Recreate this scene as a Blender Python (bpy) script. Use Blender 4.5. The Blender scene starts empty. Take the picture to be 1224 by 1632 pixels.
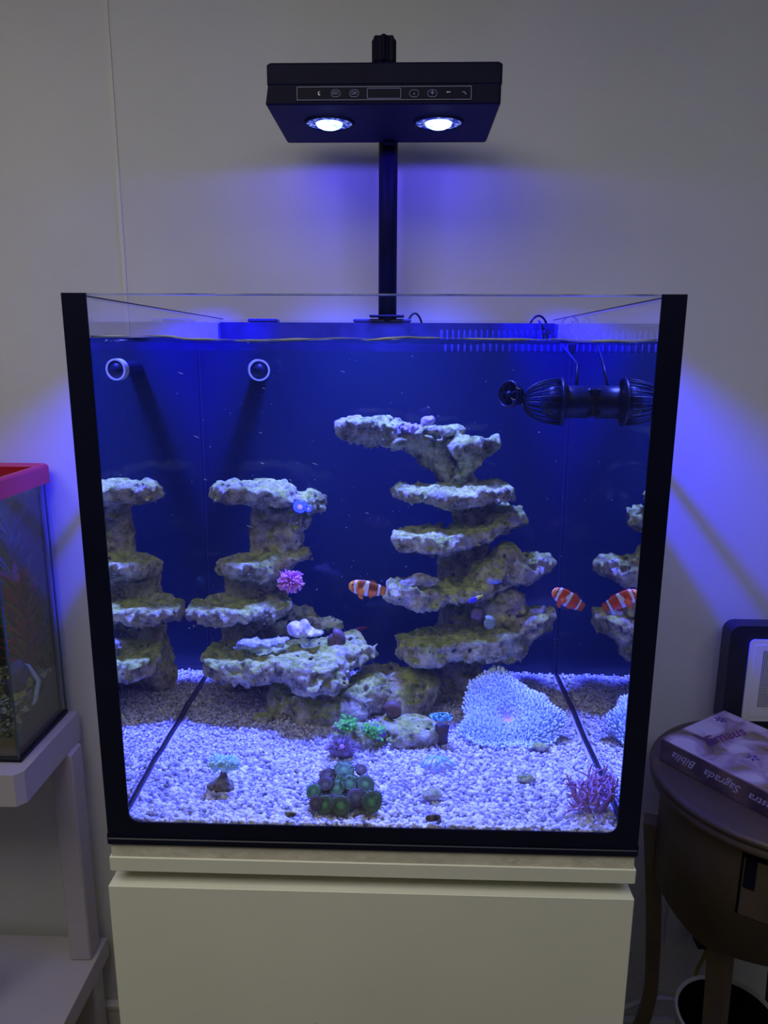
import bpy, math, random
import numpy as np
from mathutils import Matrix, Vector
random.seed(7); RNG = np.random.RandomState(7)
R_ = math.radians; PI = math.pi
SC = bpy.context.scene; COL = SC.collection

# ------------------------------------------------------------------ camera
CAM = np.array([0.0353872, -0.73989, 0.554605]); FPX = 1169.08
def rotm(rx, ry, rz):
    cx, sx, cy, sy, cz, sz = math.cos(rx), math.sin(rx), math.cos(ry), math.sin(ry), math.cos(rz), math.sin(rz)
    X = np.array([[1,0,0],[0,cx,-sx],[0,sx,cx]]); Y = np.array([[cy,0,sy],[0,1,0],[-sy,0,cy]]); Z = np.array([[cz,-sz,0],[sz,cz,0],[0,0,1]])
    return Z @ Y @ X
RM = rotm(1.352952, -0.00466233, 0.0303267)
cd = bpy.data.cameras.new('camera'); cam = bpy.data.objects.new('camera', cd); COL.objects.link(cam)
cd.sensor_fit = 'VERTICAL'; cd.sensor_height = 36; cd.lens = FPX * 36 / 1632; cd.clip_start = 0.02
M4 = Matrix.Identity(4)
for i in range(3):
    for j in range(3): M4[i][j] = RM[i, j]
    M4[i][3] = CAM[i]
cam.matrix_world = M4; SC.camera = cam

# ------------------------------------------------------------------ world, lights, exposure
w = bpy.data.worlds.new('world'); SC.world = w; w.use_nodes = True
w.node_tree.nodes['Background'].inputs[0].default_value = (0.55, 0.6, 0.8, 1)
w.node_tree.nodes['Background'].inputs[1].default_value = 0.03
SC.view_settings.view_transform = 'Standard'; SC.view_settings.look = 'None'
SC.view_settings.exposure = 0.0; SC.view_settings.gamma = 1.0
SC.view_settings.use_curve_mapping = False
cy = SC.cycles
cy.use_denoising = True; cy.caustics_reflective = False; cy.caustics_refractive = True
cy.max_bounces = 10; cy.diffuse_bounces = 4; cy.glossy_bounces = 5; cy.transmission_bounces = 6; cy.transparent_max_bounces = 24
cy.volume_bounces = 0; cy.sample_clamp_indirect = 4

def area(name, loc, rot, sx, sy, power, col):
    l = bpy.data.lights.new(name, 'AREA'); l.shape = 'RECTANGLE'; l.size = sx; l.size_y = sy; l.energy = power; l.color = col
    o = bpy.data.objects.new(name, l); COL.objects.link(o); o.location = loc; o.rotation_euler = rot; return o
def spot(name, loc, power, col, half, blend, rad=0.012, rot=(0,0,0)):
    l = bpy.data.lights.new(name, 'SPOT'); l.energy = power; l.color = col; l.spot_size = R_(half * 2); l.spot_blend = blend; l.shadow_soft_size = rad
    o = bpy.data.objects.new(name, l); COL.objects.link(o); o.location = loc; o.rotation_euler = rot; return o
area('room_ceiling_light', (-0.75, -0.85, 1.48), (0, 0, 0), 1.5, 1.1, 15.0, (1.0, 0.96, 0.80))
area('room_fill', (0.8, -0.9, 1.48), (0, 0, 0), 1.4, 0.8, 6.5, (0.86, 0.90, 1.0))  # added fill light that lifts the wall and softens shadows
def collimate(o):   # a lens-collimated beam loses less strength with distance than a bare chip
    l = o.data; l.use_nodes = True; t = l.node_tree; e = [n for n in t.nodes if n.type == 'EMISSION'][0]; f = t.nodes.new('ShaderNodeLightFalloff'); f.inputs[0].default_value = 1.0
    t.links.new(f.outputs['Linear'], e.inputs['Strength']); return o
LX = (-0.083, 0.0785); LY = 0.443; LZ = 0.868
for lx in LX:
    collimate(spot('led_blue', (lx, LY, LZ), 120.0, (0.03, 0.05, 1.0), 44, 0.6, 0.045))
    spot('led_stray', (lx, LY + 0.045, 0.8795), 1.3, (0.10, 0.07, 1.0), 89.5, 0.12)
    collimate(spot('led_white', (lx, LY, LZ), 19.0, (0.38, 0.50, 0.9), 36, 0.5, 0.028))
    sg = 1 if lx > 0 else -1; dv = Vector((sg*0.50, 0.19, -0.68))
    so_ = spot('wall_patch_spot', (lx, LY, LZ), 135.0, (0.006, 0.003, 1.0), 20, 0.9, 0.009); so_.rotation_euler = dv.to_track_quat('-Z', 'Y').to_euler()  # extra spot, added to throw the blue patch on the wall beside the tank

# ------------------------------------------------------------------ pixel -> world
def ray(px, py):
    d = np.array([(px - 612) / FPX, -(py - 816) / FPX, -1.0]); d /= np.linalg.norm(d); return RM @ d
def at(px, py, y):
    d = ray(px, py); return CAM + d * ((y - CAM[1]) / d[1])
def onz(px, py, z):
    d = ray(px, py); return CAM + d * ((z - CAM[2]) / d[2])
def _refr(px, py):
    d = ray(px, py); P = CAM + d * (-CAM[1] / d[1]); s = d / 1.333
    return P, np.array([s[0], math.sqrt(1 - s[0]**2 - s[2]**2), s[2]])
def wat(px, py, y):
    P, d = _refr(px, py); return P + d * (y / d[1])
def wz(px, py, z):
    P, d = _refr(px, py); return P + d * ((z - P[2]) / d[2])

# ------------------------------------------------------------------ materials
class NT:
    def __init__(s, name):
        s.m = bpy.data.materials.new(name); s.m.use_nodes = True; s.t = s.m.node_tree; s.n = s.t.nodes; s.n.clear()
        s.out = s.n.new('ShaderNodeOutputMaterial')
    def add(s, k, **kw):
        nd = s.n.new(k)
        for a, b in kw.items():
            if a in nd.inputs: nd.inputs[a].default_value = b
            else: setattr(nd, a, b)
        return nd
    def link(s, a, b): s.t.links.new(a, b)
def mat(name, col, rough=0.5, metal=0.0, var=None, scale=20, bump=0.0, bscale=80, spec=0.5, dist=0.002, ramp=(0.35, 0.65)):
    t = NT(name); b = t.add('ShaderNodeBsdfPrincipled'); b.inputs['Roughness'].default_value = rough; b.inputs['Metallic'].default_value = metal
    b.inputs['Specular IOR Level'].default_value = spec; b.inputs['Base Color'].default_value = (*col, 1)
    t.link(b.outputs[0], t.out.inputs[0]); co = t.add('ShaderNodeTexCoord')
    if var is not None:
        no = t.add('ShaderNodeTexNoise', Scale=scale, Detail=5.0); t.link(co.outputs['Object'], no.inputs['Vector'])
        r = t.add('ShaderNodeValToRGB'); r.color_ramp.elements[0].position = ramp[0]; r.color_ramp.elements[1].position = ramp[1]
        r.color_ramp.elements[0].color = (*col, 1); r.color_ramp.elements[1].color = (*var, 1)
        t.link(no.outputs[0], r.inputs[0]); t.link(r.outputs[0], b.inputs['Base Color'])
    if bump:
        no = t.add('ShaderNodeTexNoise', Scale=bscale, Detail=6.0); t.link(co.outputs['Object'], no.inputs['Vector'])
        bp = t.add('ShaderNodeBump', Strength=bump, Distance=dist); t.link(no.outputs[0], bp.inputs['Height']); t.link(bp.outputs[0], b.inputs['Normal'])
    return t.m
def mat_vc(name, rough=0.5, bump=0.0, bscale=300, spec=0.4, var=0.25):
    t = NT(name); b = t.add('ShaderNodeBsdfPrincipled'); b.inputs['Roughness'].default_value = rough; b.inputs['Specular IOR Level'].default_value = spec
    a = t.add('ShaderNodeVertexColor'); a.layer_name = 'Col'
    co = t.add('ShaderNodeTexCoord'); no = t.add('ShaderNodeTexNoise', Scale=bscale, Detail=3.0); t.link(co.outputs['Object'], no.inputs['Vector'])
    mr = t.add('ShaderNodeMapRange'); mr.inputs['To Min'].default_value = 1 - var; mr.inputs['To Max'].default_value = 1 + var
    t.link(no.outputs[0], mr.inputs['Value'])
    vm = t.add('ShaderNodeVectorMath', operation='SCALE'); t.link(a.outputs[0], vm.inputs[0]); t.link(mr.outputs[0], vm.inputs['Scale'])
    t.link(vm.outputs[0], b.inputs['Base Color']); t.link(b.outputs[0], t.out.inputs[0])
    if bump:
        bp = t.add('ShaderNodeBump', Strength=bump, Distance=0.001); t.link(no.outputs[0], bp.inputs['Height']); t.link(bp.outputs[0], b.inputs['Normal'])
    return t.m
def mat_clear(name, ior, tint=(1, 1, 1), rough=0.0, gcol=(1,1,1), both=0):
    # thin clear interface; both=1: the same outside reflectance from either side (a pane), both=-1: the in-water reflectance from either side
    t = NT(name); f = t.add('ShaderNodeFresnel', IOR=ior)
    if both:
        ge = t.add('ShaderNodeNewGeometry'); mr = t.add('ShaderNodeMapRange'); t.link(ge.outputs['Backfacing'], mr.inputs['Value'])
        mr.inputs['To Min'].default_value = ior if both > 0 else 1/ior; mr.inputs['To Max'].default_value = 1/ior if both > 0 else ior; t.link(mr.outputs[0], f.inputs['IOR'])
    tr = t.add('ShaderNodeBsdfTransparent'); tr.inputs[0].default_value = (*tint, 1)
    g = t.add('ShaderNodeBsdfGlossy'); g.inputs['Roughness'].default_value = rough; g.inputs['Color'].default_value = (*gcol, 1)
    mx = t.add('ShaderNodeMixShader'); t.link(f.outputs[0], mx.inputs[0]); t.link(tr.outputs[0], mx.inputs[1]); t.link(g.outputs[0], mx.inputs[2])
    t.link(mx.outputs[0], t.out.inputs[0]); return t.m, t, mx
def mat_rock():
    t = NT('reef_rock'); b = t.add('ShaderNodeBsdfPrincipled'); b.inputs['Roughness'].default_value = 0.8; b.inputs['Specular IOR Level'].default_value = 0.25
    co = t.add('ShaderNodeTexCoord'); O = co.outputs['Object']
    def noise(sc, det=6, rough=0.6):
        n = t.add('ShaderNodeTexNoise', Scale=sc, Detail=det, Roughness=rough); t.link(O, n.inputs['Vector']); return n.outputs[0]
    def ramp(v, els):
        r = t.add('ShaderNodeValToRGB')
        while len(r.color_ramp.elements) < len(els): r.color_ramp.elements.new(0.5)
        for e, (p, c) in zip(r.color_ramp.elements, els): e.position = p; e.color = (*c, 1)
        t.link(v, r.inputs[0]); return r.outputs[0]
    def mixc(f, a, bb):
        m = t.add('ShaderNodeMixRGB'); t.link(f, m.inputs[0]); t.link(a, m.inputs[1]); t.link(bb, m.inputs[2]); return m.outputs[0]
    base = ramp(noise(50), [(0.28, (0.10,0.085,0.03)), (0.40, (0.33,0.30,0.16)), (0.50, (0.60,0.57,0.34)), (0.62, (0.93,0.92,0.60))])
    alg = ramp(noise(60), [(0.3, (0.11,0.16,0.01)), (0.44, (0.40,0.52,0.03)), (0.60, (0.82,0.95,0.16))])
    ge = t.add('ShaderNodeNewGeometry'); sx = t.add('ShaderNodeSeparateXYZ'); t.link(ge.outputs['Normal'], sx.inputs[0])
    n3 = noise(22); ad = t.add('ShaderNodeMath', operation='MULTIPLY_ADD'); t.link(sx.outputs[2], ad.inputs[0]); ad.inputs[1].default_value = 0.30; t.link(n3, ad.inputs[2])
    f1 = ramp(ad.outputs[0], [(0.56, (0,0,0)), (0.74, (0.85,0.85,0.85))])
    c = mixc(f1, base, alg)
    pur = ramp(noise(75), [(0.0, (0.45,0.33,0.70)), (1.0, (0.72,0.62,0.95))])
    f2 = ramp(noise(16, 4), [(0.60, (0,0,0)), (0.68, (0.6,0.6,0.6))])
    c = mixc(f2, c, pur)
    wht = ramp(noise(190, 3), [(0.56, (0,0,0)), (0.66, (0.7,0.7,0.7))]); wc = ramp(noise(5), [(0, (0.95,0.95,0.75)), (1, (0.95,0.95,0.75))])
    c = mixc(wht, c, wc)
    vo = t.add('ShaderNodeTexVoronoi', Scale=95.0); t.link(O, vo.inputs['Vector'])
    pit = ramp(vo.outputs['Distance'], [(0.12, (0.9,0.9,0.9)), (0.26, (0,0,0))])
    n5 = ramp(noise(30), [(0.5, (0,0,0)), (0.6, (1,1,1))])
    mm = t.add('ShaderNodeMixRGB', blend_type='MULTIPLY'); mm.inputs[0].default_value = 1; t.link(pit, mm.inputs[1]); t.link(n5, mm.inputs[2])
    dk = ramp(noise(5), [(0, (0.05,0.045,0.035)), (1, (0.05,0.045,0.035))])
    c = mixc(mm.outputs[0], c, dk)
    t.link(c, b.inputs['Base Color'])
    bp = t.add('ShaderNodeBump', Strength=1.0, Distance=0.008); t.link(noise(150, 8, 0.75), bp.inputs['Height']); t.link(bp.outputs[0], b.inputs['Normal'])
    t.link(b.outputs[0], t.out.inputs[0]); return t.m

M = {}
M['wall'] = mat('wall_paint', (0.60,0.60,0.575), 0.85, var=(0.66,0.655,0.62), scale=2.5, bump=0.12, bscale=30, spec=0.2)
M['trim'] = mat('trim_paint', (0.62,0.62,0.58), 0.6, var=(0.68,0.67,0.62), scale=6)
M['floor'] = mat('floor_tile', (0.16,0.13,0.10), 0.5, var=(0.24,0.20,0.15), scale=6)
M['cab'] = mat('cabinet_laminate', (0.68,0.68,0.57), 0.42, var=(0.74,0.73,0.62), scale=3, bump=0.05, bscale=40, spec=0.35)
M['foam'] = mat('foam_board', (0.56,0.52,0.41), 0.9, var=(0.68,0.64,0.52), scale=50, bump=0.5, bscale=160)
M['black'] = mat('black_silicone', (0.003,0.004,0.016), 0.3, var=(0.005,0.006,0.022), scale=12, spec=0.25)
M['slotblue'] = mat('slot_glow_blue', (0.06,0.07,0.30), 0.5, var=(0.09,0.10,0.38), scale=12)  # blue light seen through the comb slots is put into this colour
M['sil'] = mat('clear_silicone', (0.005,0.008,0.03), 0.5, var=(0.008,0.012,0.05), scale=20)
M['pump'] = mat('pump_plastic', (0.004,0.008,0.035), 0.35, var=(0.007,0.013,0.05), scale=40, spec=0.3)
M['lamp'] = mat('lamp_housing', (0.003,0.003,0.020), 0.6, var=(0.004,0.004,0.026), scale=30, spec=0.15)
M['back'] = mat('back_film', (0.003,0.012,0.040), 0.55, var=(0.004,0.015,0.052), scale=5, spec=0.3)
M['weir'] = mat('weir_plastic', (0.010,0.012,0.06), 0.3, var=(0.02,0.022,0.10), scale=30, spec=0.7)
M['rock'] = mat_rock()
M['vc'] = mat_vc('painted_by_nature', 0.55, bump=0.3, bscale=260)
M['skin'] = mat_vc('fish_skin', 0.35, bump=0.1, bscale=500, var=0.12)
M['grav'] = mat_vc('gravel_stone', 0.7, bump=0.4, bscale=420, var=0.3)
M['glass'], _t, _m = mat_clear('pane_glass', 1.5, (0.985, 0.99, 0.99), both=1)
M['rim'] = mat('ground_glass_edge', (0.10,0.12,0.25), 0.25, var=(0.4,0.45,0.7), scale=25, spec=0.9)
M['seam'] = mat('wet_edge', (0.16,0.19,0.32), 0.12, var=(0.42,0.46,0.62), scale=30, spec=0.8)
M['tubegray'] = mat('pvc', (0.62,0.62,0.60), 0.5, var=(0.75,0.75,0.72), scale=60)
M['ink'] = mat('printed_line', (0.62,0.66,0.85), 0.5)
M['inkdim'] = mat('printed_symbol', (0.25,0.28,0.5), 0.5)
M['screen'] = mat('display_glass', (0.002,0.002,0.018), 0.5, spec=0.15)
M['chrome'] = mat('reflector', (0.8,0.82,0.9), 0.15, metal=1.0)
M['white_metal'] = mat('stand_paint', (0.44,0.41,0.45), 0.5, var=(0.48,0.45,0.48), scale=6, bump=0.05, bscale=30)
M['red'] = mat('red_plastic', (0.62,0.015,0.03), 0.3, var=(0.70,0.02,0.04), scale=10, spec=0.6)
M['bronze'] = mat('bronze_paint', (0.085,0.058,0.032), 0.45, metal=0.2, var=(0.12,0.085,0.045), scale=8, bump=0.1, bscale=60, spec=0.5)
M['navyplastic'] = mat('dark_frame', (0.012,0.013,0.03), 0.4, var=(0.02,0.02,0.04), scale=10)
M['whiteplastic'] = mat('white_panel', (0.72,0.72,0.76), 0.4, var=(0.78,0.78,0.80), scale=8)
M['dot'] = mat('hole', (0.08,0.08,0.14), 0.7)
M['cable'] = mat('white_cable', (0.58,0.58,0.58), 0.5)
M['ycable'] = mat('yellow_cable', (0.35,0.30,0.05), 0.5)
M['dark'] = mat('dark_inside', (0.006,0.007,0.015), 0.8, spec=0.05)
M['page'] = mat('page_edge', (0.5,0.46,0.38), 0.8, var=(0.66,0.6,0.5), scale=200)
M['brass'] = mat('dull_brass', (0.32,0.27,0.10), 0.4, metal=0.5)
M['slate'] = mat('slate_pebble', (0.04,0.035,0.03), 0.8, var=(0.30,0.26,0.14), scale=160, bump=0.9, bscale=200)
M['tank2back'] = mat('printed_backdrop', (0.012,0.03,0.035), 0.6, var=(0.03,0.07,0.10), scale=9)
M['white'] = mat('speck_white', (0.85,0.88,0.95), 0.5)  # plain white of the specks and scratches
# lit lens of the lamp
t = NT('led_dome'); e = t.add('ShaderNodeEmission'); co = t.add('ShaderNodeTexCoord'); no = t.add('ShaderNodeTexNoise', Scale=90.0)
t.link(co.outputs['Object'], no.inputs['Vector']); rr = t.add('ShaderNodeValToRGB'); rr.color_ramp.elements[0].position = .35; rr.color_ramp.elements[1].position = .6
rr.color_ramp.elements[0].color = (0.12,0.25,1,1); rr.color_ramp.elements[1].color = (0.4,0.6,1,1); t.link(no.outputs[0], rr.inputs[0]); t.link(rr.outputs[0], e.inputs[0])
e.inputs[1].default_value = 5.0; t.link(e.outputs[0], t.out.inputs[0]); M['led'] = t.m
t = NT('led_ring'); e = t.add('ShaderNodeEmission'); co = t.add('ShaderNodeTexCoord'); vo = t.add('ShaderNodeTexVoronoi', Scale=160.0)
t.link(co.outputs['Object'], vo.inputs['Vector']); rr = t.add('ShaderNodeValToRGB'); rr.color_ramp.elements[0].position = .15; rr.color_ramp.elements[1].position = .6
rr.color_ramp.elements[0].color = (0.3,0.4,1,1); rr.color_ramp.elements[1].color = (0.02,0.03,0.4,1); t.link(vo.outputs[0], rr.inputs[0]); t.link(rr.outputs[0], e.inputs[0])
e.inputs[1].default_value = 1.0; t.link(e.outputs[0], t.out.inputs[0]); M['ledring'] = t.m
# water
M['water'], wt, wm = mat_clear('sea_water_surface', 1.333)
t = NT('sea_water_front'); g = t.add('ShaderNodeBsdfGlass', IOR=1.333, Roughness=0.0); t.link(g.outputs[0], t.out.inputs[0]); M['waterfront'] = t.m
VOL = True
for mm in (M['water'], M['waterfront']):
    if VOL:
        vs = mm.node_tree.nodes.new('ShaderNodeVolumeScatter'); vs.inputs['Color'].default_value = (0.25, 0.45, 1.0, 1); vs.inputs['Density'].default_value = 0.055
        try: vs.inputs['Anisotropy'].default_value = 0.2
        except Exception: pass
        mm.node_tree.links.new(vs.outputs[0], [n for n in mm.node_tree.nodes if n.type == 'OUTPUT_MATERIAL'][0].inputs['Volume'])

# ------------------------------------------------------------------ objects and geometry helpers
def tag(o, label=None, cat=None, group=None, kind=None):
    if label: o['label'] = label
    if cat: o['category'] = cat
    if group: o['group'] = group
    if kind: o['kind'] = kind
    return o
def thing(name, label, cat, loc=(0, 0, 0), group=None):
    o = bpy.data.objects.new(name, None); COL.objects.link(o); o.location = [float(v) for v in loc]; o.empty_display_size = 0.02
    return tag(o, label, cat, group)
class G:
    def __init__(s): s.v = []; s.f = []; s.c = []; s.n = 0; s.m = []
    def add(s, V, F, col=None, T=None, mi=0):
        V = np.asarray(V, float)
        if T is not None: V = V @ np.asarray(T)[:3, :3].T + np.asarray(T)[:3, 3]
        s.v.append(V); s.f += [tuple(int(i) + s.n for i in f) for f in F]; s.m += [mi] * len(F)
        c = np.ones((len(V), 3)); 
        if col is not None: c[:] = col
        s.c.append(c); s.n += len(V); return s
    def box(s, a, b, col=None, T=None, mi=0, bev=0.0):
        a = np.array(a, float); b = np.array(b, float)
        if bev > 0:
            h = (b - a) / 2; c = (a + b) / 2; r = min(bev, h.min() * 0.95); V = []; idx = {}
            for sx in (-1, 1):
                for sy in (-1, 1):
                    for sz in (-1, 1):
                        for ax in range(3):
                            p = np.array([sx, sy, sz]) * (h - r); p[ax] += (sx, sy, sz)[ax] * r
                            idx[(sx, sy, sz, ax)] = len(V); V.append(c + p)
            F = []
            for ax in range(3):
                o1, o2 = [k for k in range(3) if k != ax]
                for sg in (-1, 1):
                    q = []
                    for s1, s2 in ((-1,-1), (1,-1), (1,1), (-1,1)):
                        k = [0,0,0]; k[ax] = sg; k[o1] = s1; k[o2] = s2; q.append(idx[(*k, ax)])
                    F.append(q)
            for ax in range(3):
                o1, o2 = [k for k in range(3) if k != ax]
                for s1 in (-1, 1):
                    for s2 in (-1, 1):
                        k = [0,0,0]; k[o1] = s1; k[o2] = s2; k[ax] = -1; k2 = list(k); k2[ax] = 1
                        F.append([idx[(*k, o1)], idx[(*k, o2)], idx[(*k2, o2)], idx[(*k2, o1)]])
            for sx in (-1, 1):
                for sy in (-1, 1):
                    for sz in (-1, 1): F.append([idx[(sx, sy, sz, a_)] for a_ in range(3)])
            V = np.array(V); FF = []
            for q in F:
                P = V[q]; nrm = np.cross(P[1] - P[0], P[2] - P[0]); FF.append(q if nrm @ (P.mean(0) - c) > 0 else q[::-1])
            return s.add(V, FF, col, T, mi)
        x0, y0, z0 = a; x1, y1, z1 = b
        V = [(x0,y0,z0),(x1,y0,z0),(x1,y1,z0),(x0,y1,z0),(x0,y0,z1),(x1,y0,z1),(x1,y1,z1),(x0,y1,z1)]
        return s.add(V, [(3,2,1,0),(4,5,6,7),(0,1,5,4),(1,2,6,5),(2,3,7,6),(3,0,4,7)], col, T, mi)
    def tube(s, pts, r, n=8, col=None, cap=True, T=None, mi=0):
        P = np.array(pts, float); k = len(P); r = np.broadcast_to(np.asarray(r, float), (k,)) if np.ndim(r) < 1 or len(np.atleast_1d(r)) != k else np.asarray(r, float)
        tan = np.gradient(P, axis=0); tan /= np.linalg.norm(tan, axis=1)[:, None] + 1e-12
        up = np.array([0, 0, 1.0]) if abs(tan[0][2]) < 0.9 else np.array([1.0, 0, 0]); V = []
        for i in range(k):
            u = np.cross(tan[i], up); u /= np.linalg.norm(u) + 1e-12; v = np.cross(u, tan[i]); up = v
            a = np.arange(n) / n * 2 * PI; V.append(P[i] + r[i] * (np.cos(a)[:, None] * u + np.sin(a)[:, None] * v))
        V = np.concatenate(V); F = []
        for i in range(k - 1):
            for j in range(n):
                j2 = (j + 1) % n; F.append((i*n+j, (i+1)*n+j, (i+1)*n+j2, i*n+j2))
        if cap: F.append(tuple(range(n))); F.append(tuple(range(k*n-1, (k-1)*n-1, -1)))
        return s.add(V, F, col, T, mi)
    def lathe(s, prof, n=24, col=None, T=None, mi=0, closed=False):
        V = []; k = len(prof); F = []
        for r, z in prof:
            for j in range(n): a = 2*PI*j/n; V.append((r*math.cos(a), r*math.sin(a), z))
        for i in range(k - 1 + (1 if closed else 0)):
            i2 = (i + 1) % k
            for j in range(n): j2 = (j+1) % n; F.append((i*n+j, i*n+j2, i2*n+j2, i2*n+j))
        return s.add(V, F, col, T, mi)
    def ball(s, c, r, n=12, m=8, col=None, T=None, mi=0, fn=None):
        V = []; F = []; r = np.broadcast_to(r, (3,))
        for i in range(m + 1):
            th = PI * i / m
            for j in range(n):
                a = 2*PI*j/n; d = np.array([math.sin(th)*math.cos(a), math.sin(th)*math.sin(a), math.cos(th)])
                V.append(np.array(c) + d * r * (fn(d) if fn else 1))
        for i in range(m):
            for j in range(n): j2 = (j+1) % n; F.append((i*n+j, (i+1)*n+j, (i+1)*n+j2, i*n+j2))
        return s.add(V, F, col, T, mi)
    def prism(s, poly, y0, y1, col=None, T=None, mi=0):   # polygon in x,z extruded in y
        n = len(poly); V = [(x, y0, z) for x, z in poly] + [(x, y1, z) for x, z in poly]
        F = [tuple(range(n)), tuple(range(2*n-1, n-1, -1))] + [(i, n+i, n+(i+1) % n, (i+1) % n) for i in range(n)]
        return s.add(V, F, col, T, mi)
    def build(s, name, m, parent=None, smooth=False, col=False, loc=None, edge=None):
        V = np.concatenate(s.v); me = bpy.data.meshes.new(name)
        off = np.zeros(3) if loc is None else np.array(loc, float)
        me.from_pydata([tuple(v) for v in (V - off)], [], s.f)
        for x in (m if isinstance(m, (list, tuple)) else [m]): me.materials.append(x)
        if isinstance(m, (list, tuple)): me.polygons.foreach_set('material_index', s.m)
        if smooth: me.polygons.foreach_set('use_smooth', [True] * len(me.polygons))
        if col:
            ca = me.color_attributes.new('Col', 'FLOAT_COLOR', 'POINT'); c = np.ones((len(V), 4), np.float32); c[:, :3] = np.concatenate(s.c); ca.data.foreach_set('color', c.ravel())
        me.update(); return link(name, me, parent, off)
def link(name, me, parent=None, off=(0, 0, 0)):
    o = bpy.data.objects.new(name, me); COL.objects.link(o)
    o.location = [float(v) for v in off]
    if parent is not None:
        b = Vector((0, 0, 0)); q = parent
        while q is not None: b = b + q.location; q = q.parent
        o.parent = parent; o.location = Vector([float(v) for v in off]) - b
    return o
def fast(name, V, F, m, parent=None, smooth=True, col=None):
    V = np.asarray(V, np.float32); F = np.asarray(F, np.int32); me = bpy.data.meshes.new(name); k = F.shape[1]
    me.vertices.add(len(V)); me.vertices.foreach_set('co', V.ravel()); me.loops.add(F.size); me.loops.foreach_set('vertex_index', F.ravel())
    me.polygons.add(len(F)); me.polygons.foreach_set('loop_start', np.arange(len(F), dtype=np.int32) * k); me.polygons.foreach_set('use_smooth', np.full(len(F), smooth))
    me.materials.append(m); me.update(calc_edges=True)
    if col is not None:
        ca = me.color_attributes.new('Col', 'FLOAT_COLOR', 'POINT'); c = np.ones((len(V), 4), np.float32); c[:, :3] = col; ca.data.foreach_set('color', c.ravel())
    return link(name, me, parent)
def TR(loc=(0,0,0), rx=0, ry=0, rz=0, s=(1,1,1)):
    T = np.eye(4); T[:3, :3] = rotm(rx, ry, rz) @ np.diag(np.broadcast_to(s, (3,)).astype(float)); T[:3, 3] = loc; return T
def frame(o, x, z=None):   # basis with given x axis, up z
    x = np.array(x, float); x /= np.linalg.norm(x); z = np.array(z if z is not None else (0,0,1), float); y = np.cross(z, x); y /= np.linalg.norm(y); z = np.cross(x, y)
    T = np.eye(4); T[:3, 0] = x; T[:3, 1] = y; T[:3, 2] = z; T[:3, 3] = o; return T
def text_geo(g, body, size, T, shear=0.0, depth=0.0004, col=None, bold=0.0):
    cu = bpy.data.curves.new('lettering', 'FONT'); cu.body = body; cu.size = size; cu.shear = shear; cu.extrude = depth; cu.align_x = 'CENTER'; cu.align_y = 'CENTER'; cu.resolution_u = 4; cu.offset = bold
    o = bpy.data.objects.new('lettering', cu); COL.objects.link(o); dg = bpy.context.evaluated_depsgraph_get(); me = bpy.data.meshes.new_from_object(o.evaluated_get(dg))
    V = np.array([v.co[:] for v in me.vertices]); F = [tuple(p.vertices) for p in me.polygons]
    bpy.data.objects.remove(o); bpy.data.curves.remove(cu); bpy.data.meshes.remove(me)
    if len(V): g.add(V, F, col, T)
    return g

# ------------------------------------------------------------------ noise and implicit rocks
TAB = np.random.RandomState(3).rand(64, 64, 64).astype(np.float32)
def vn(P, f, seed=0):
    Q = P * f + seed * 7.31; I = np.floor(Q).astype(np.int64); t = (Q - I).astype(np.float32); t = t * t * (3 - 2 * t)
    i0 = I & 63; i1 = (I + 1) & 63; x0, y0, z0 = i0[..., 0], i0[..., 1], i0[..., 2]; x1, y1, z1 = i1[..., 0], i1[..., 1], i1[..., 2]
    a = TAB[x0,y0,z0]*(1-t[...,0]) + TAB[x1,y0,z0]*t[...,0]; b = TAB[x0,y1,z0]*(1-t[...,0]) + TAB[x1,y1,z0]*t[...,0]
    c = TAB[x0,y0,z1]*(1-t[...,0]) + TAB[x1,y0,z1]*t[...,0]; d = TAB[x0,y1,z1]*(1-t[...,0]) + TAB[x1,y1,z1]*t[...,0]
    a = a*(1-t[...,1]) + b*t[...,1]; c = c*(1-t[...,1]) + d*t[...,1]
    return a*(1-t[...,2]) + c*t[...,2] - 0.5
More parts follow.
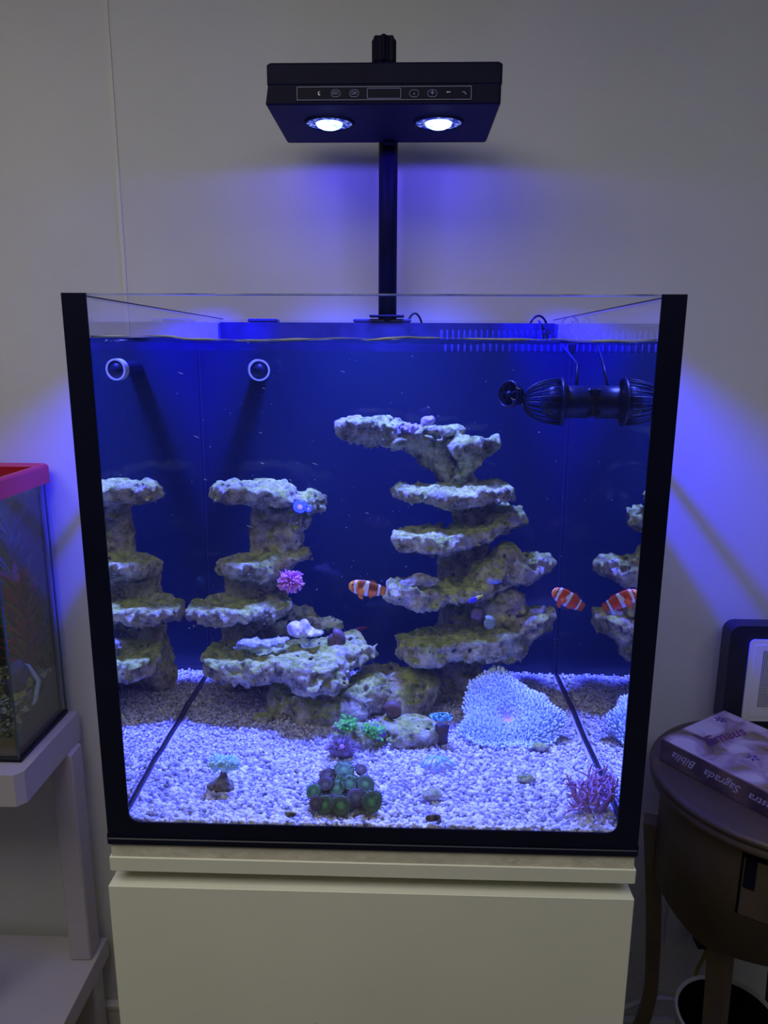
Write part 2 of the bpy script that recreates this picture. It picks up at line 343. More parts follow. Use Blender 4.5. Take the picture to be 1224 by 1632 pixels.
def nets(F, org, h):
    S = F < 0; nx, ny, nz = F.shape
    c = [S[i:nx-1+i, j:ny-1+j, k:nz-1+k] for i in (0,1) for j in (0,1) for k in (0,1)]
    sm = sum(x.astype(np.int8) for x in c); act = (sm > 0) & (sm < 8)
    idx = -np.ones(act.shape, np.int64); A = np.argwhere(act); idx[act] = np.arange(len(A))
    V = np.zeros((len(A), 3)); cnt = np.zeros(len(A))
    for ax in range(3):
        o = [k for k in range(3) if k != ax]
        for a in (0, 1):
            for b in (0, 1):
                p = A.copy(); p[:, o[0]] += a; p[:, o[1]] += b; q = p.copy(); q[:, ax] += 1
                f0 = F[p[:,0], p[:,1], p[:,2]]; f1 = F[q[:,0], q[:,1], q[:,2]]; cr = (f0 < 0) != (f1 < 0)
                tt = f0 / (f0 - f1 + 1e-12); P = p.astype(float); P[:, ax] += tt; V[cr] += P[cr]; cnt[cr] += 1
    V = org + h * (V / cnt[:, None]); FS = []
    for ax in range(3):
        o1, o2 = (ax + 1) % 3, (ax + 2) % 3; sl0 = [slice(None)] * 3; sl1 = [slice(None)] * 3; sl0[ax] = slice(0, -1); sl1[ax] = slice(1, None)
        s0 = S[tuple(sl0)]; s1 = S[tuple(sl1)]; E = np.argwhere(s0 != s1); E = E[(E[:, o1] > 0) & (E[:, o2] > 0) & (E[:, o1] < F.shape[o1]-1) & (E[:, o2] < F.shape[o2]-1)]
        q = []
        for a, b in ((-1,-1), (0,-1), (0,0), (-1,0)):
            e = E.copy(); e[:, o1] += a; e[:, o2] += b; q.append(idx[e[:,0], e[:,1], e[:,2]])
        q = np.stack(q, 1); fl = ~s0[E[:,0], E[:,1], E[:,2]]; q[fl] = q[fl][:, ::-1]; FS.append(q)
    return V, np.concatenate(FS)
def E_(px, py, y, rx, ry, rz): return ('e', wat(px, py, y), (rx, ry, rz))
def D_(px, py, y, rx, ry, h, tx=0.0, ty=0.0): return ('d', wat(px, py, y), (rx, ry, h), tx, ty)
def C_(px, py, y, px2, py2, y2, r1, r2): return ('c', wat(px, py, y), wat(px2, py2, y2), r1, r2)
def rock(prims, seed=0, h=0.0023, rough=1.0, k=0.010, clip=True):
    lo = np.full(3, 9.0); hi = np.full(3, -9.0)
    for p in prims:
        if p[0] == 'c': m = max(p[3], p[4]); pts = [p[1] - m, p[1] + m, p[2] - m, p[2] + m]
        else: r = np.array(p[2]); r = r + np.array([0, 0, 0.02 if p[0] == 'd' else 0]); pts = [p[1] - r, p[1] + r]
        for q in pts: lo = np.minimum(lo, q); hi = np.maximum(hi, q)
    lo -= 0.016; hi += 0.016
    if clip:
        lo = np.maximum(lo, [-0.286, 0.004, 0.006]); hi = np.minimum(hi, [0.286, 0.562, 0.56])
    n = np.maximum(((hi - lo) / h).astype(int) + 2, 4)
    ax = [lo[i] + h * np.arange(n[i]) for i in range(3)]; P = np.stack(np.meshgrid(*ax, indexing='ij'), -1)
    W = P.copy(); wv = np.stack([vn(P, 22, seed + i) for i in (1, 2, 3)], -1); W[..., :2] += wv[..., :2] * 0.022 * rough; W[..., 2] += wv[..., 2] * 0.007 * rough
    D = None
    for p in prims:
        if p[0] == 'e':
            q = (W - p[1]) / np.array(p[2]); kk = np.linalg.norm(q, axis=-1) + 1e-9; d = (kk - 1) * min(p[2])
        elif p[0] == 'd':
            q = W - p[1]; rx, ry, hh = p[2]; qz = q[..., 2] - p[3] * q[..., 0] - p[4] * q[..., 1]
            rr = np.sqrt((q[..., 0] / rx)**2 + (q[..., 1] / ry)**2) + 1e-9; a = (rr - 1) * min(rx, ry); rd = min(0.007, hh * 0.7)
            a = a + rd; b = np.abs(qz) - hh + rd; b = b + np.where(qz < 0, 1, 0) * np.clip(rr - 0.5, 0, 1) * 0.012 * min(1, hh / 0.012)
            d = np.sqrt(np.maximum(a, 0)**2 + np.maximum(b, 0)**2) + np.minimum(np.maximum(a, b), 0) - rd
        else:
            ab = p[2] - p[1]; tt = np.clip(((W - p[1]) @ ab) / (ab @ ab), 0, 1); d = np.linalg.norm(W - p[1] - tt[..., None] * ab, axis=-1) - (p[3] + (p[4] - p[3]) * tt)
        if D is None: D = d
        else:
            hm = np.clip(0.5 + 0.5 * (D - d) / k, 0, 1); D = D * (1 - hm) + d * hm - k * hm * (1 - hm)
    n1 = vn(P, 48, seed + 5); n2 = vn(P, 105, seed + 6); n3 = vn(P, 210, seed + 7)
    D = D + rough * (n1 * 0.008 + n2 * 0.007 + n3 * 0.0055)
    pit = vn(P, 75, seed + 9); D = D + rough * 0.012 * np.clip(pit - 0.17, 0, 1) * 3
    D[0] = D[-1] = 0.01; D[:, 0] = D[:, -1] = 0.01; D[:, :, 0] = D[:, :, -1] = 0.01
    return nets(D, lo, h)
def rock_part(name, prims, parent, seed, **kw):
    V, F = rock(prims, seed, **kw); return fast(name, V, F, M['rock'], parent)

# ================================================================== ROOM
FLZ = -0.97; WY = 0.64
g = G().box((-2.2, WY, FLZ), (2.2, WY + 0.1, 1.53)); tag(g.build('wall_back', M['wall']), kind='structure')
g = G().box((-2.3, -2.6, FLZ), (-2.2, WY + 0.1, 1.53)); tag(g.build('wall_left', M['wall']), kind='structure')
g = G().box((2.2, -2.6, FLZ), (2.3, WY + 0.1, 1.53)); tag(g.build('wall_right', M['wall']), kind='structure')
g = G().box((-2.3, -2.6, 1.53), (2.3, WY + 0.1, 1.6)); tag(g.build('ceiling', M['wall']), kind='structure')
g = G().box((-2.3, -2.6, FLZ - 0.05), (2.3, WY + 0.1, FLZ)); tag(g.build('floor', M['floor']), kind='structure')
g = G().prism([(-0.4825, FLZ), (-0.4755, FLZ), (-0.4755, 1.53), (-0.4825, 1.53)], WY - 0.0025, WY)
tag(g.build('trim_1', M['trim']), kind='structure')
g = G(); g.box((-2.2, WY - 0.012, FLZ), (2.2, WY, FLZ + 0.055)); g.box((-2.2, WY - 0.018, FLZ + 0.055), (2.2, WY, FLZ + 0.072), bev=0.004)
tag(g.build('baseboard_back', M['trim']), kind='structure')

# ================================================================== CABINET
cab = thing('aquarium_cabinet', 'pale cream laminate cabinet that carries the big reef aquarium', 'cabinet', (0, 0.3, FLZ))
G().box((-0.301, -0.011, -0.036), (0.301, 0.60, -0.017), bev=0.001).build('cabinet_top', M['cab'], cab)
g = G(); g.box((-0.297, 0.014, FLZ), (0.297, 0.60, -0.036)); g.build('body', M['cab'], cab)
d_ = G().box((-0.304, -0.013, FLZ + 0.05), (0.301, 0.0125, -0.054), bev=0.0008).build('door', M['cab'], cab)
kp = at(505, 1632, -0.008)
G().lathe([(0.0, 0), (0.005, 0.0), (0.005, -0.003), (0.004, -0.004), (0, -0.0045)], 20, T=TR((kp[0], -0.013, kp[2] + 0.001), rx=-PI/2)).build('lock', M['brass'], d_, smooth=True)
fo = G(); n = 120; V = []; 
for i in range(n + 1):
    x = -0.298 + 0.596 * i / n; w1 = 0.00005 * math.sin(i * 2.3)
    V += [(x, -0.0095 + w1, -0.0168), (x, -0.0095 - w1, -0.0004), (x, 0.595, -0.001), (x, 0.595, -0.017)]
F = []
for i in range(n):
    for j in range(4): F.append((4*i+j, 4*i+(j+1) % 4, 4*i+4+(j+1) % 4, 4*i+4+j))
F += [(3,2,1,0), (4*n, 4*n+1, 4*n+2, 4*n+3)]; fo.add(V, F)
tag(fo.build('foam_sheet', M['foam']), 'crumbly beige foam levelling sheet squeezed under the reef aquarium', 'foam')

# ================================================================== AQUARIUM
aq = thing('reef_aquarium', 'large rimless glass reef aquarium with black painted borders', 'aquarium', (0, 0.3, 0))
H = 0.607; BY = 0.567
G().box((-0.30, -0.008, 0.0), (0.30, 0.0, H - 0.0015)).build('front_pane', M['glass'], aq)
for sx in (-1, 1):
    G().box((min(sx*0.290, sx*0.30), 0.0004, 0.004), (max(sx*0.290, sx*0.30), 0.592, H - 0.0015)).build('side_pane', M['glass'], aq)
G().box((-0.2895, 0.0004, 0.0), (0.2895, 0.592, 0.005)).build('bottom_pane', M['black'], aq)
G().box((-0.30, 0.5925, 0.0), (0.30, 0.60, H - 0.008)).build('back_film', M['slotblue'], aq)
G().box((-0.30, 0.5925, H - 0.0078), (0.30, 0.60, H - 0.0015)).build('back_pane', M['glass'], aq)
g = G(); 
g.box((-0.2785, -0.008, H - 0.0014), (0.2785, 0.0, H))
g.build('front_rim', M['rim'], aq)
for sx in (-1, 1): G().box((min(sx*0.290, sx*0.30), 0.001, H - 0.0014), (max(sx*0.290, sx*0.30), 0.592, H)).build('side_rim', M['black'], aq)
# black border behind the front glass: two uprights, a bottom band with rounded inner corners
def inner(px0, py0, px1, py1):
    a = at(px0, py0, -0.009); b = at(px1, py1, -0.009); return a, b
la, lb = inner(137, 470, 205, 1290); ra, rb = inner(1055, 470, 985, 1300)
zb = at(600, 1319, -0.009)[2]; rc = 0.011
poly = [(-0.3005, 0.0), (0.3005, 0.0), (0.3005, H), (ra[0], H)]
poly += [(rb[0], zb + rc)] + [(rb[0] - rc + rc*math.cos(a), zb + rc - rc*math.sin(a)) for a in np.linspace(0.15, PI/2, 7)]
poly += [(lb[0] + rc - rc*math.sin(a), zb + rc - rc*math.cos(a)) for a in np.linspace(0, PI/2 - 0.15, 7)] + [(lb[0], zb + rc), (la[0], H), (-0.3005, H)]
inn = poly[3:]; out = []
for i, (x, z) in enumerate(inn):
    if i == 0: out.append((0.3005, H))
    elif i == len(inn) - 1: out.append((-0.3005, H))
    elif i < 2: out.append((0.3005, z))
    elif i >= len(inn) - 2: out.append((-0.3005, z))
    elif i < 8: u = (i - 1)/6; out.append((0.3005, z*(1-u)) if u < 0.5 else (x + (0.3005-x)*(1-u)*2, 0.0))
    else: u = (i - 8)/6; out.append((x - (x+0.3005)*u*2, 0.0) if u < 0.5 else (-0.3005, z*(u-0.5)*2))
g = G(); n = len(inn); V = [(x, -0.0098, z) for x, z in inn] + [(x, -0.0098, z) for x, z in out]; V += [(x, -0.0081, z) for x, y, z in V]
F = []
for i in range(n-1): F += [(i, i+1, n+i+1, n+i), (2*n+i, 3*n+i, 3*n+i+1, 2*n+i+1), (i, 2*n+i, 2*n+i+1, i+1), (n+i, n+i+1, 3*n+i+1, 3*n+i)]
g.add(V, F + [(0, n, 3*n, 2*n), (n-1, 3*n-1, 4*n-1, 2*n-1)])
g.build('black_border', M['black'], aq)
G().box((-0.3005, -0.0125, 0.0), (0.3005, -0.0099, 0.0085), bev=0.001).build('base_strip', M['black'], aq)
for sx in (-1, 1):
    G().box((min(sx*0.3002, sx*0.3016), -0.0098, 0.0), (max(sx*0.3002, sx*0.3016), 0.592, 0.012)).build('silicone_foot', M['black'], aq)
    G().tube([(sx*0.2868, BY - 0.003, 0.03), (sx*0.2868, BY - 0.003, 0.55)], 0.001, 6).build('silicone_seam', M['sil'], aq)
# overflow weir wall with comb
wr = tag(link('overflow_weir', None, aq, (0, 0.3, 0)), None)
G().box((-0.2895, BY, 0.005), (0.2895, BY + 0.004, 0.552)).build('back_wall', M['back'], aq)
g = G(); g.box((-0.2895, BY, 0.588), (0.2895, BY + 0.004, 0.600)); g.box((-0.2895, BY, 0.552), (0.093, BY + 0.004, 0.588)); g.build('weir_rail', M['weir'], wr)
x = 0.097
while x < 0.286:
    G().box((x, BY, 0.552), (x + 0.0064, BY + 0.004, 0.588), bev=0.0008).build('comb_tooth', M['weir'], wr); x += 0.0098
for (a, b, c, d) in ((395, 443, 508, 517), (563, 655, 508, 517)):
    p = at(a, c, 0.57); q = at(b, d, 0.57); G().box((p[0], 0.5665, 0.6006), (q[0], 0.5915, p[2]), bev=0.0015).build('lid_block', M['weir'], wr)

# water
nx, ny = 90, 60; xs = np.linspace(-0.2892, 0.2892, nx); ys = np.linspace(0.0008, BY - 0.0006, ny)
def wave(x, y):
    p = np.stack([x, y, 0 * x], -1)
    return 0.5635 + 0.0065*vn(p, 10, 1)*np.exp(-y*3) + 0.0034*vn(p, 26, 2) + 0.0016*vn(p, 60, 3) + 0.0012*np.exp(-y/0.006)
X, Y = np.meshgrid(xs, ys, indexing='ij'); Z = wave(X, Y); V = np.stack([X, Y, Z], -1).reshape(-1, 3)
F = []; FM = []
idg = lambda i, j: i*ny + j
for i in range(nx-1):
    for j in range(ny-1): F.append((idg(i,j), idg(i+1,j), idg(i+1,j+1), idg(i,j+1))); FM.append(0)
base = len(V); ring = [idg(i,0) for i in range(nx)] + [idg(nx-1,j) for j in range(1,ny)] + [idg(i,ny-1) for i in range(nx-2,-1,-1)] + [idg(0,j) for j in range(ny-2,0,-1)]
VB = V[ring].copy(); VB[:, 2] = 0.0055; V = np.concatenate([V, VB]); L = len(ring)
for k in range(L):
    k2 = (k+1) % L; F.append((ring[k2], ring[k], base+k, base+k2)); FM.append(1 if k < nx-1 else (2 if k < nx-1+ny-1 or k >= 2*nx-2+ny-1 else 0))
F.append(tuple(base + k for k in range(L-1, -1, -1))); FM.append(0)
g = G(); g.add(V, F); g.m = FM; wo = g.build('tank_water', [M['water'], M['waterfront'], M['waterfront']]); me = wo.data
sm = np.array([len(p.vertices) == 4 and abs(p.normal.z) > 0.5 for p in me.polygons]); me.polygons.foreach_set('use_smooth', sm)
me.set_sharp_from_angle(angle=R_(40)) if hasattr(me, 'set_sharp_from_angle') else None
tag(wo, 'clear blue-lit salt water filling the big reef aquarium', 'water')
# meniscus where the water climbs the front glass
pts = []; rad = []
for x in np.linspace(-0.2785, 0.2785, 160):
    z = float(wave(np.array([x]), np.array([0.0008]))[0]) + 0.0012; pts.append((x, 0.0007, z)); rad.append(0.0010 + 0.0005*math.sin(x*60) + 0.0003*math.sin(x*143))
g = G().tube(pts, rad, 6); g.build('meniscus', M['seam'], wo, smooth=True)

# ================================================================== LAMP
lp = thing('aquarium_lamp', 'black two-lens aquarium light on a tall arm above the tank', 'lamp', (0, 0.585, 0.6))
a = at(424, 98, 0.36); b = at(802, 98, 0.36); zt = (a[2] + b[2]) / 2; zb_ = 0.8825
x0, x1 = a[0], b[0]; x0b = -0.163; x1b = 0.160; y0, y1 = 0.36, 0.553
def rounded(x0, x1, y0, y1, z, r, n=5):
    P = []
    for cx, cy_, a0 in ((x1-r, y0+r, -PI/2), (x1-r, y1-r, 0), (x0+r, y1-r, PI/2), (x0+r, y0+r, PI)):
        for k in range(n): a_ = a0 + PI/2*k/(n-1); P.append((cx + r*math.cos(a_), cy_ + r*math.sin(a_), z))
    return P
g = G(); rings = [rounded(x0+.003, x1-.003, y0+.003, y1, zt, .004), rounded(x0, x1, y0, y1, zt-.003, .004), rounded(x0, x1, y0, y1, zb_+.026, .004), rounded(x0+.0008, x1-.0008, y0+.0012, y1, zb_+.025, .004),
                  rounded(x0b, x1b, y0+.0012, y1, zb_+.002, .004), rounded(x0b+.002, x1b-.002, y0+.003, y1-.002, zb_, .004)]
n = len(rings[0]); V = sum(rings, []); F = [tuple(range(n))] + [(k*n+i, (k+1)*n+i, (k+1)*n+(i+1) % n, k*n+(i+1) % n) for k in range(5) for i in range(n)] + [tuple(5*n+i for i in range(n-1, -1, -1))]
g.add(V, F); g.build('housing', M['lamp'], lp)
for lx in LX:
    o = G().lathe([(0.037, zb_ - 0.0012), (0.037, zb_ + 0.0005 - 0.0025), (0.034, zb_ - 0.003), (0.0335, zb_ - 0.0009)], 40, T=TR((lx, LY, 0))).build('lens_ring', M['lamp'], lp, smooth=True)
    G().lathe([(0.0335, zb_ - 0.0012), (0.020, zb_ - 0.0013)], 40, T=TR((lx, LY, 0))).build('reflector', M['ledring'], o)
    G().lathe([(0.020, zb_ - 0.0014), (0.018, zb_ - 0.005), (0.012, zb_ - 0.008), (0.0, zb_ - 0.0095)], 32, T=TR((lx, LY, 0))).build('lens', M['led'], o, smooth=True)
# control panel on the front face
fy = 0.3595
def fp(px, py): q = at(px, py, fy); return q[0], q[2]
pan = G(); xa, za = fp(473, 138.5); xb, zb2 = fp(751, 158.5); w_ = 0.00035
def outline(g, xa, xb, za, zb, r, w_, n=5):
    P = []; Q = []
    for cx, cz, a0 in ((xb-r, zb+r, -PI/2), (xb-r, za-r, 0), (xa+r, za-r, PI/2), (xa+r, zb+r, PI)):
        for k in range(n):
            a_ = a0 + PI/2*k/(n-1); P.append((cx + r*math.cos(a_), cz + r*math.sin(a_))); Q.append((cx + (r-w_)*math.cos(a_), cz + (r-w_)*math.sin(a_)))
    m = len(P); V = [(x, fy, z) for x, z in P] + [(x, fy, z) for x, z in Q]; V += [(x, fy - 0.0003, z) for x, y, z in V]
    F = []
    for i in range(m):
        j = (i+1) % m; F += [(2*m+i, 2*m+j, 3*m+j, 3*m+i), (i, j, 2*m+j, 2*m+i), (m+i, 3*m+i, 3*m+j, m+j)]
    g.add(V, F)
pp = G().box((xa, fy + 0.0001, zb2), (xb, fy + 0.0006, za)).build('control_panel', M['screen'], lp)
outline(pan, xa, xb, za, zb2, 0.0005, w_); pan.build('panel_outline', M['ink'], pp)
g = G(); xa, za = fp(585, 140.5); xb, zb2 = fp(639, 157); outline(g, xa, xb, za, zb2, 0.0018, 0.0006)
for px_ in (535, 564.5, 660, 689): xa, za = fp(px_ - 7.5, 143); xb, zb2 = fp(px_ + 7.5, 154.5); outline(g, xa, xb, za, zb2, 0.0042, 0.0005)
def ftxt(g, s, px_, py_, size): x_, z_ = fp(px_, py_); text_geo(g, s, size, TR((x_, fy - 0.0001, z_), rx=PI/2))
ftxt(g, 'ESC', 535, 148.6, 0.0052); ftxt(g, 'OK', 564.5, 148.6, 0.0055)
for s_, px_ in (('-', 660), ('+', 689)): ftxt(g, s_, px_, 148.4, 0.011)
g.build('panel_symbols', M['inkdim'], pp)
g = G(); x_, z_ = fp(509, 149)
V = [(x_ + 0.0021*math.cos(a_), fy - 0.0003, z_ + 0.0027*math.sin(a_)) for a_ in np.linspace(0.6, 5.2, 9)] + [(x_ + 0.0008 + 0.0013*math.cos(a_), fy - 0.0003, z_ + 0.0005 + 0.002*math.sin(a_)) for a_ in np.linspace(5.0, 0.8, 9)]
g.add(V, [(i, i+1, 16-i, 17-i) for i in range(8)]); g.build('moon_icon', M['ink'], pp)
x_, z_ = fp(715, 147); g = G(); g.prism([(x_-.0028, z_-.0006), (x_-.001, z_-.0006), (x_-.001, z_-.0002), (x_+.0024, z_-.0002), (x_+.0024, z_+.0008), (x_-.0028, z_+.0008)], fy-.0003, fy); g.build('lock_icon', M['ink'], pp)
x_, z_ = fp(740, 148); g = G(); g.tube([(x_-0.0025, fy, z_+0.001), (x_, fy, z_+0.0016), (x_+0.0025, fy, z_-0.0018)], 0.0004, 4); g.build('signal_icon', M['ink'], pp)
# arm
G().tube([(0.001, 0.581, 0.602), (0.001, 0.581, 0.96)], 0.0157, 24).build('pole', M['lamp'], lp, smooth=True)
G().tube([(0.001, 0.581, 0.955), (0.0, 0.575, 0.972), (0, 0.555, 0.978), (0, 0.47, 0.978)], 0.0145, 16).build('arm', M['lamp'], lp, smooth=True)
p = at(613, 80, 0.46); ztop = at(613, 60, 0.46)[2]
g = G().tube([(p[0], 0.462, zt - 0.002), (p[0], 0.462, zt + 0.032)], 0.0145, 20); g.build('bracket', M['lamp'], lp, smooth=True)
g = G(); prof = []; n = 48
V = []; zz = [zt + 0.030, zt + 0.033, ztop - 0.003, ztop]; rr_ = [0.014, 0.0165, 0.0165, 0.0145]
for z_, r_ in zip(zz, rr_):
    for j in range(n): a_ = 2*PI*j/n; q = r_ - 0.002 + 0.0042*max(0, math.sin(a_*7))**0.6; V.append((p[0]-0.001 + q*math.cos(a_), 0.462 + q*math.sin(a_), z_))
F = [(k*n+j, k*n+(j+1) % n, (k+1)*n+(j+1) % n, (k+1)*n+j) for k in range(3) for j in range(n)] + [tuple(3*n+j for j in range(n)), tuple(range(n-1, -1, -1))]
g.add(V, F); g.build('clamp_knob', M['lamp'], lp)
G().tube([(0.004, LY + 0.1, zb_ - 0.0005), (0.004, LY + 0.1, zb_ - 0.004)], 0.01, 16).build('hinge_cap', M['lamp'], lp)
G().box((-0.03, 0.5605, 0.6095), (0.03, 0.600, 0.613), bev=0.001).build('tank_clamp', M['lamp'], lp)
# cable loops on the weir
for px0, px1, py_, nm in ((650, 672, 515, 'near the lamp pole'), (846, 872, 515, 'at the far end of the comb')):
    a = at(px0, py_, 0.572); b = at(px1, py_, 0.572); top = at((px0+px1)/2, 499 if px0 < 700 else 503, 0.572)
    P = [(a[0] + (b[0]-a[0])*t_, 0.576 + 0.004*t_, 0.6 + (top[2]-0.6)*math.sin(PI*t_)**0.7) for t_ in np.linspace(0.001, 0.999, 14)]
    tag(G().tube(P, 0.0019, 8).build('cable_loop', M['black'], smooth=True), 'short black cable looping over the overflow ' + nm, 'cable')

# ================================================================== IN-TANK EQUIPMENT
c = wat(413, 590, 0.486); ro = 0.0175
nz = thing('return_nozzle', 'pale round pipe outlet poking out of the dark back wall', 'pipe', (c[0], c[1], c[2]))
A = frame(c, (1, 0, 0)); dirv = np.array([0.25, -1, 0.0]); dirv /= np.linalg.norm(dirv)
T = np.eye(4); zc = dirv; xc = np.cross([0,0,1], zc); xc /= np.linalg.norm(xc); T[:3,0] = xc; T[:3,1] = np.cross(zc, xc); T[:3,2] = zc; T[:3,3] = c
G().lathe([(0.0133, -0.012), (0.0133, 0.0), (0.0160, 0.0), (0.0160, -0.012)], 28, T=T, closed=True).build('nozzle_lip', M['tubegray'], nz, smooth=False)
G().tube([c - dirv*0.001, c - dirv*0.02, (c[0]-0.008, BY, c[2])], 0.0118, 20).build('pipe', M['pump'], nz, smooth=True)
# wave pump on the side pane
pc = wat(868, 640, 0.378); wp = thing('wave_pump', 'dark ribbed circulation pump fixed to the side glass near the surface', 'pump', (0.285, pc[1], pc[2]))
Tx = np.eye(4); Tx[:3,0] = (0,1,0); Tx[:3,1] = (0,0,1); Tx[:3,2] = (1,0,0)   # local z -> +x
def TX(loc): T = Tx.copy(); T[:3,3] = loc; return T
gc = np.array([0.222, pc[1], pc[2]])
rimx = 0.2475
G().lathe([(0.0, 0), (0.018, 0.001), (0.0225, 0.006), (0.0225, 0.036), (0.018, 0.042)], 28, T=TX((0.247, gc[1], gc[2]))).build('motor_body', M['pump'], wp, smooth=True)
G().lathe([(0.030, -0.002), (0.033, 0.0), (0.033, 0.004), (0.030, 0.005)], 36, T=TX((rimx - .002, gc[1], gc[2])), closed=True).build('cage_rim', M['pump'], wp, smooth=True)
for k in range(22):
    a_ = 2*PI*k/22; P = []
    for u in np.linspace(0, 1, 10):
        th = u * PI/2 * 1.0; r_ = 0.006 + 0.025*math.sin(th); x_ = rimx - 0.05*math.cos(th); P.append((x_, gc[1] + r_*math.cos(a_), gc[2] + r_*math.sin(a_)))
    G().tube(P, 0.0011, 5).build('cage_rib', M['pump'], wp, smooth=True)
G().lathe([(0.0, -0.002), (0.008, 0.0), (0.008, 0.004), (0.0, 0.006)], 20, T=TX((rimx - 0.053, gc[1], gc[2]))).build('hub', M['pump'], wp, smooth=True)
G().ball((rimx - 0.008, gc[1], gc[2]), (0.02, 0.024, 0.024), 16, 10).build('impeller_house', M['pump'], wp, smooth=True)
oc = wat(812, 628, 0.372); T = np.eye(4); zc = np.array([-0.72, -0.66, 0.12]); zc /= np.linalg.norm(zc); xc = np.cross([0,0,1], zc); xc /= np.linalg.norm(xc); T[:3,0] = xc; T[:3,1] = np.cross(zc, xc); T[:3,2] = zc; T[:3,3] = oc
og = G().lathe([(0.0165, -0.004), (0.0185, -0.003), (0.0185, 0.003), (0.0165, 0.004)], 32, T=T, closed=True).build('outlet_ring', M['pump'], wp, smooth=True)
g = G(); 
for k in range(5): a_ = 2*PI*k/5 + 0.4; g.tube([oc + T[:3,:3] @ np.array([0.003*math.cos(a_), 0.003*math.sin(a_), 0]), oc + T[:3,:3] @ np.array([0.0172*math.cos(a_), 0.0172*math.sin(a_), 0])], 0.0013, 5)
g.ball(oc, 0.0045, 10, 6); g.build('spokes', M['pump'], og)
G().tube([oc - zc*0.003, oc - zc*0.012 + np.array([0.004, 0.004, 0]), (rimx-0.055, gc[1], gc[2])], [0.0155, 0.011, 0.008], 16).build('outlet_duct', M['dark'], wp, smooth=True)
G().box((0.2795, gc[1]-0.02, gc[2]-0.02), (0.2888, gc[1]+0.02, gc[2]+0.02), bev=0.003).build('magnet_pad', M['pump'], wp)
G().tube([(0.268, gc[1]+0.005, gc[2]+0.02), (0.272, gc[1]+0.03, gc[2]+0.05), (0.262, 0.53, 0.57), (0.262, 0.56, 0.601), (0.262, 0.572, 0.604)], 0.002, 6).build('power_cord', M['pump'], wp, smooth=True)

# ================================================================== GRAVEL
def gz(x, y):
    x = np.asarray(x, float); y = np.asarray(y, float); p = np.stack(np.broadcast_arrays(x, y, 0*x), -1)
    return 0.029 + (0.010*vn(p, 9, 11) + 0.005*vn(p, 24, 12))*(1 - np.exp(-y/0.03)) - 0.011*np.exp(-y/0.035) + 0.004*np.exp(-((x-0.2)**2 + (y-0.36)**2)/0.006)
nx, ny = 90, 88; xs = np.linspace(-0.288, 0.288, nx); ys = np.linspace(0.002, 0.5655, ny); X, Y = np.meshgrid(xs, ys, indexing='ij'); Z = gz(X, Y) - 0.0022
V = np.stack([X, Y, Z], -1).reshape(-1, 3); I = np.arange(nx*ny).reshape(nx, ny); F = np.stack([I[:-1,:-1], I[1:,:-1], I[1:,1:], I[:-1,1:]], -1).reshape(-1, 4)
# skirt down to the base so that the bed is solid
ringi = list(I[:,0]) + list(I[-1,1:]) + list(I[-2::-1,-1]) + list(I[0,-2:0:-1]); VB = V[ringi].copy(); VB[:,2] = 0.0062; b0 = len(V); V = np.concatenate([V, VB]); L = len(ringi)
F2 = np.array([(ringi[k], b0+k, b0+(k+1) % L, ringi[(k+1) % L]) for k in range(L)])[:, ::-1]; F = np.concatenate([F, F2])
def ico():
    ph = (1+5**.5)/2; v = np.array([(-1,ph,0),(1,ph,0),(-1,-ph,0),(1,-ph,0),(0,-1,ph),(0,1,ph),(0,-1,-ph),(0,1,-ph),(ph,0,-1),(ph,0,1),(-ph,0,-1),(-ph,0,1)], float); v /= np.linalg.norm(v[0])
    f = np.array([(0,11,5),(0,5,1),(0,1,7),(0,7,10),(0,10,11),(1,5,9),(5,11,4),(11,10,2),(10,7,6),(7,1,8),(3,9,4),(3,4,2),(3,2,6),(3,6,8),(3,8,9),(4,9,5),(2,4,11),(6,2,10),(8,6,7),(9,8,1)])
    return v, f
IV, IF = ico()
def subdiv(v, f):
    ed = {}; v = list(map(tuple, v)); out = []
    def mid(a, b):
        k = (min(a,b), max(a,b))
        if k not in ed: m = (np.array(v[a]) + np.array(v[b])) / 2; m /= np.linalg.norm(m); ed[k] = len(v); v.append(tuple(m))
        return ed[k]
    for a, b, c in f: ab, bc, ca = mid(a,b), mid(b,c), mid(c,a); out += [(a,ab,ca),(b,bc,ab),(c,ca,bc),(ab,bc,ca)]
    return np.array(v), np.array(out)
IV2, IF2 = subdiv(IV, IF)
def pebbles(px, py, pz, s, seed, vf=(IV, IF), flat=0.75, elong=0.5):
    r = np.random.RandomState(seed); n = len(px); v, f = vf; k = len(v)
    S = s[:, None] * np.stack([1 + elong*r.rand(n), 0.8 + 0.3*r.rand(n), flat*(0.7 + 0.5*r.rand(n))], 1)
    q = r.randn(n, 4); q[:, 1:3] *= 0.45; q /= np.linalg.norm(q, axis=1)[:, None]; w_, x, y, z = q.T
    Rm = np.stack([1-2*(y*y+z*z), 2*(x*y-z*w_), 2*(x*z+y*w_), 2*(x*y+z*w_), 1-2*(x*x+z*z), 2*(y*z-x*w_), 2*(x*z-y*w_), 2*(y*z+x*w_), 1-2*(x*x+y*y)], 1).reshape(n, 3, 3)
    loc = v[None] * (1 + 0.35*(r.rand(n, k, 1) - 0.5)) * S[:, None]; W = np.einsum('nij,nkj->nki', Rm, loc) + np.stack([px, py, pz], 1)[:, None]
    return W.reshape(-1, 3), (f[None] + (np.arange(n) * k)[:, None, None]).reshape(-1, 3)
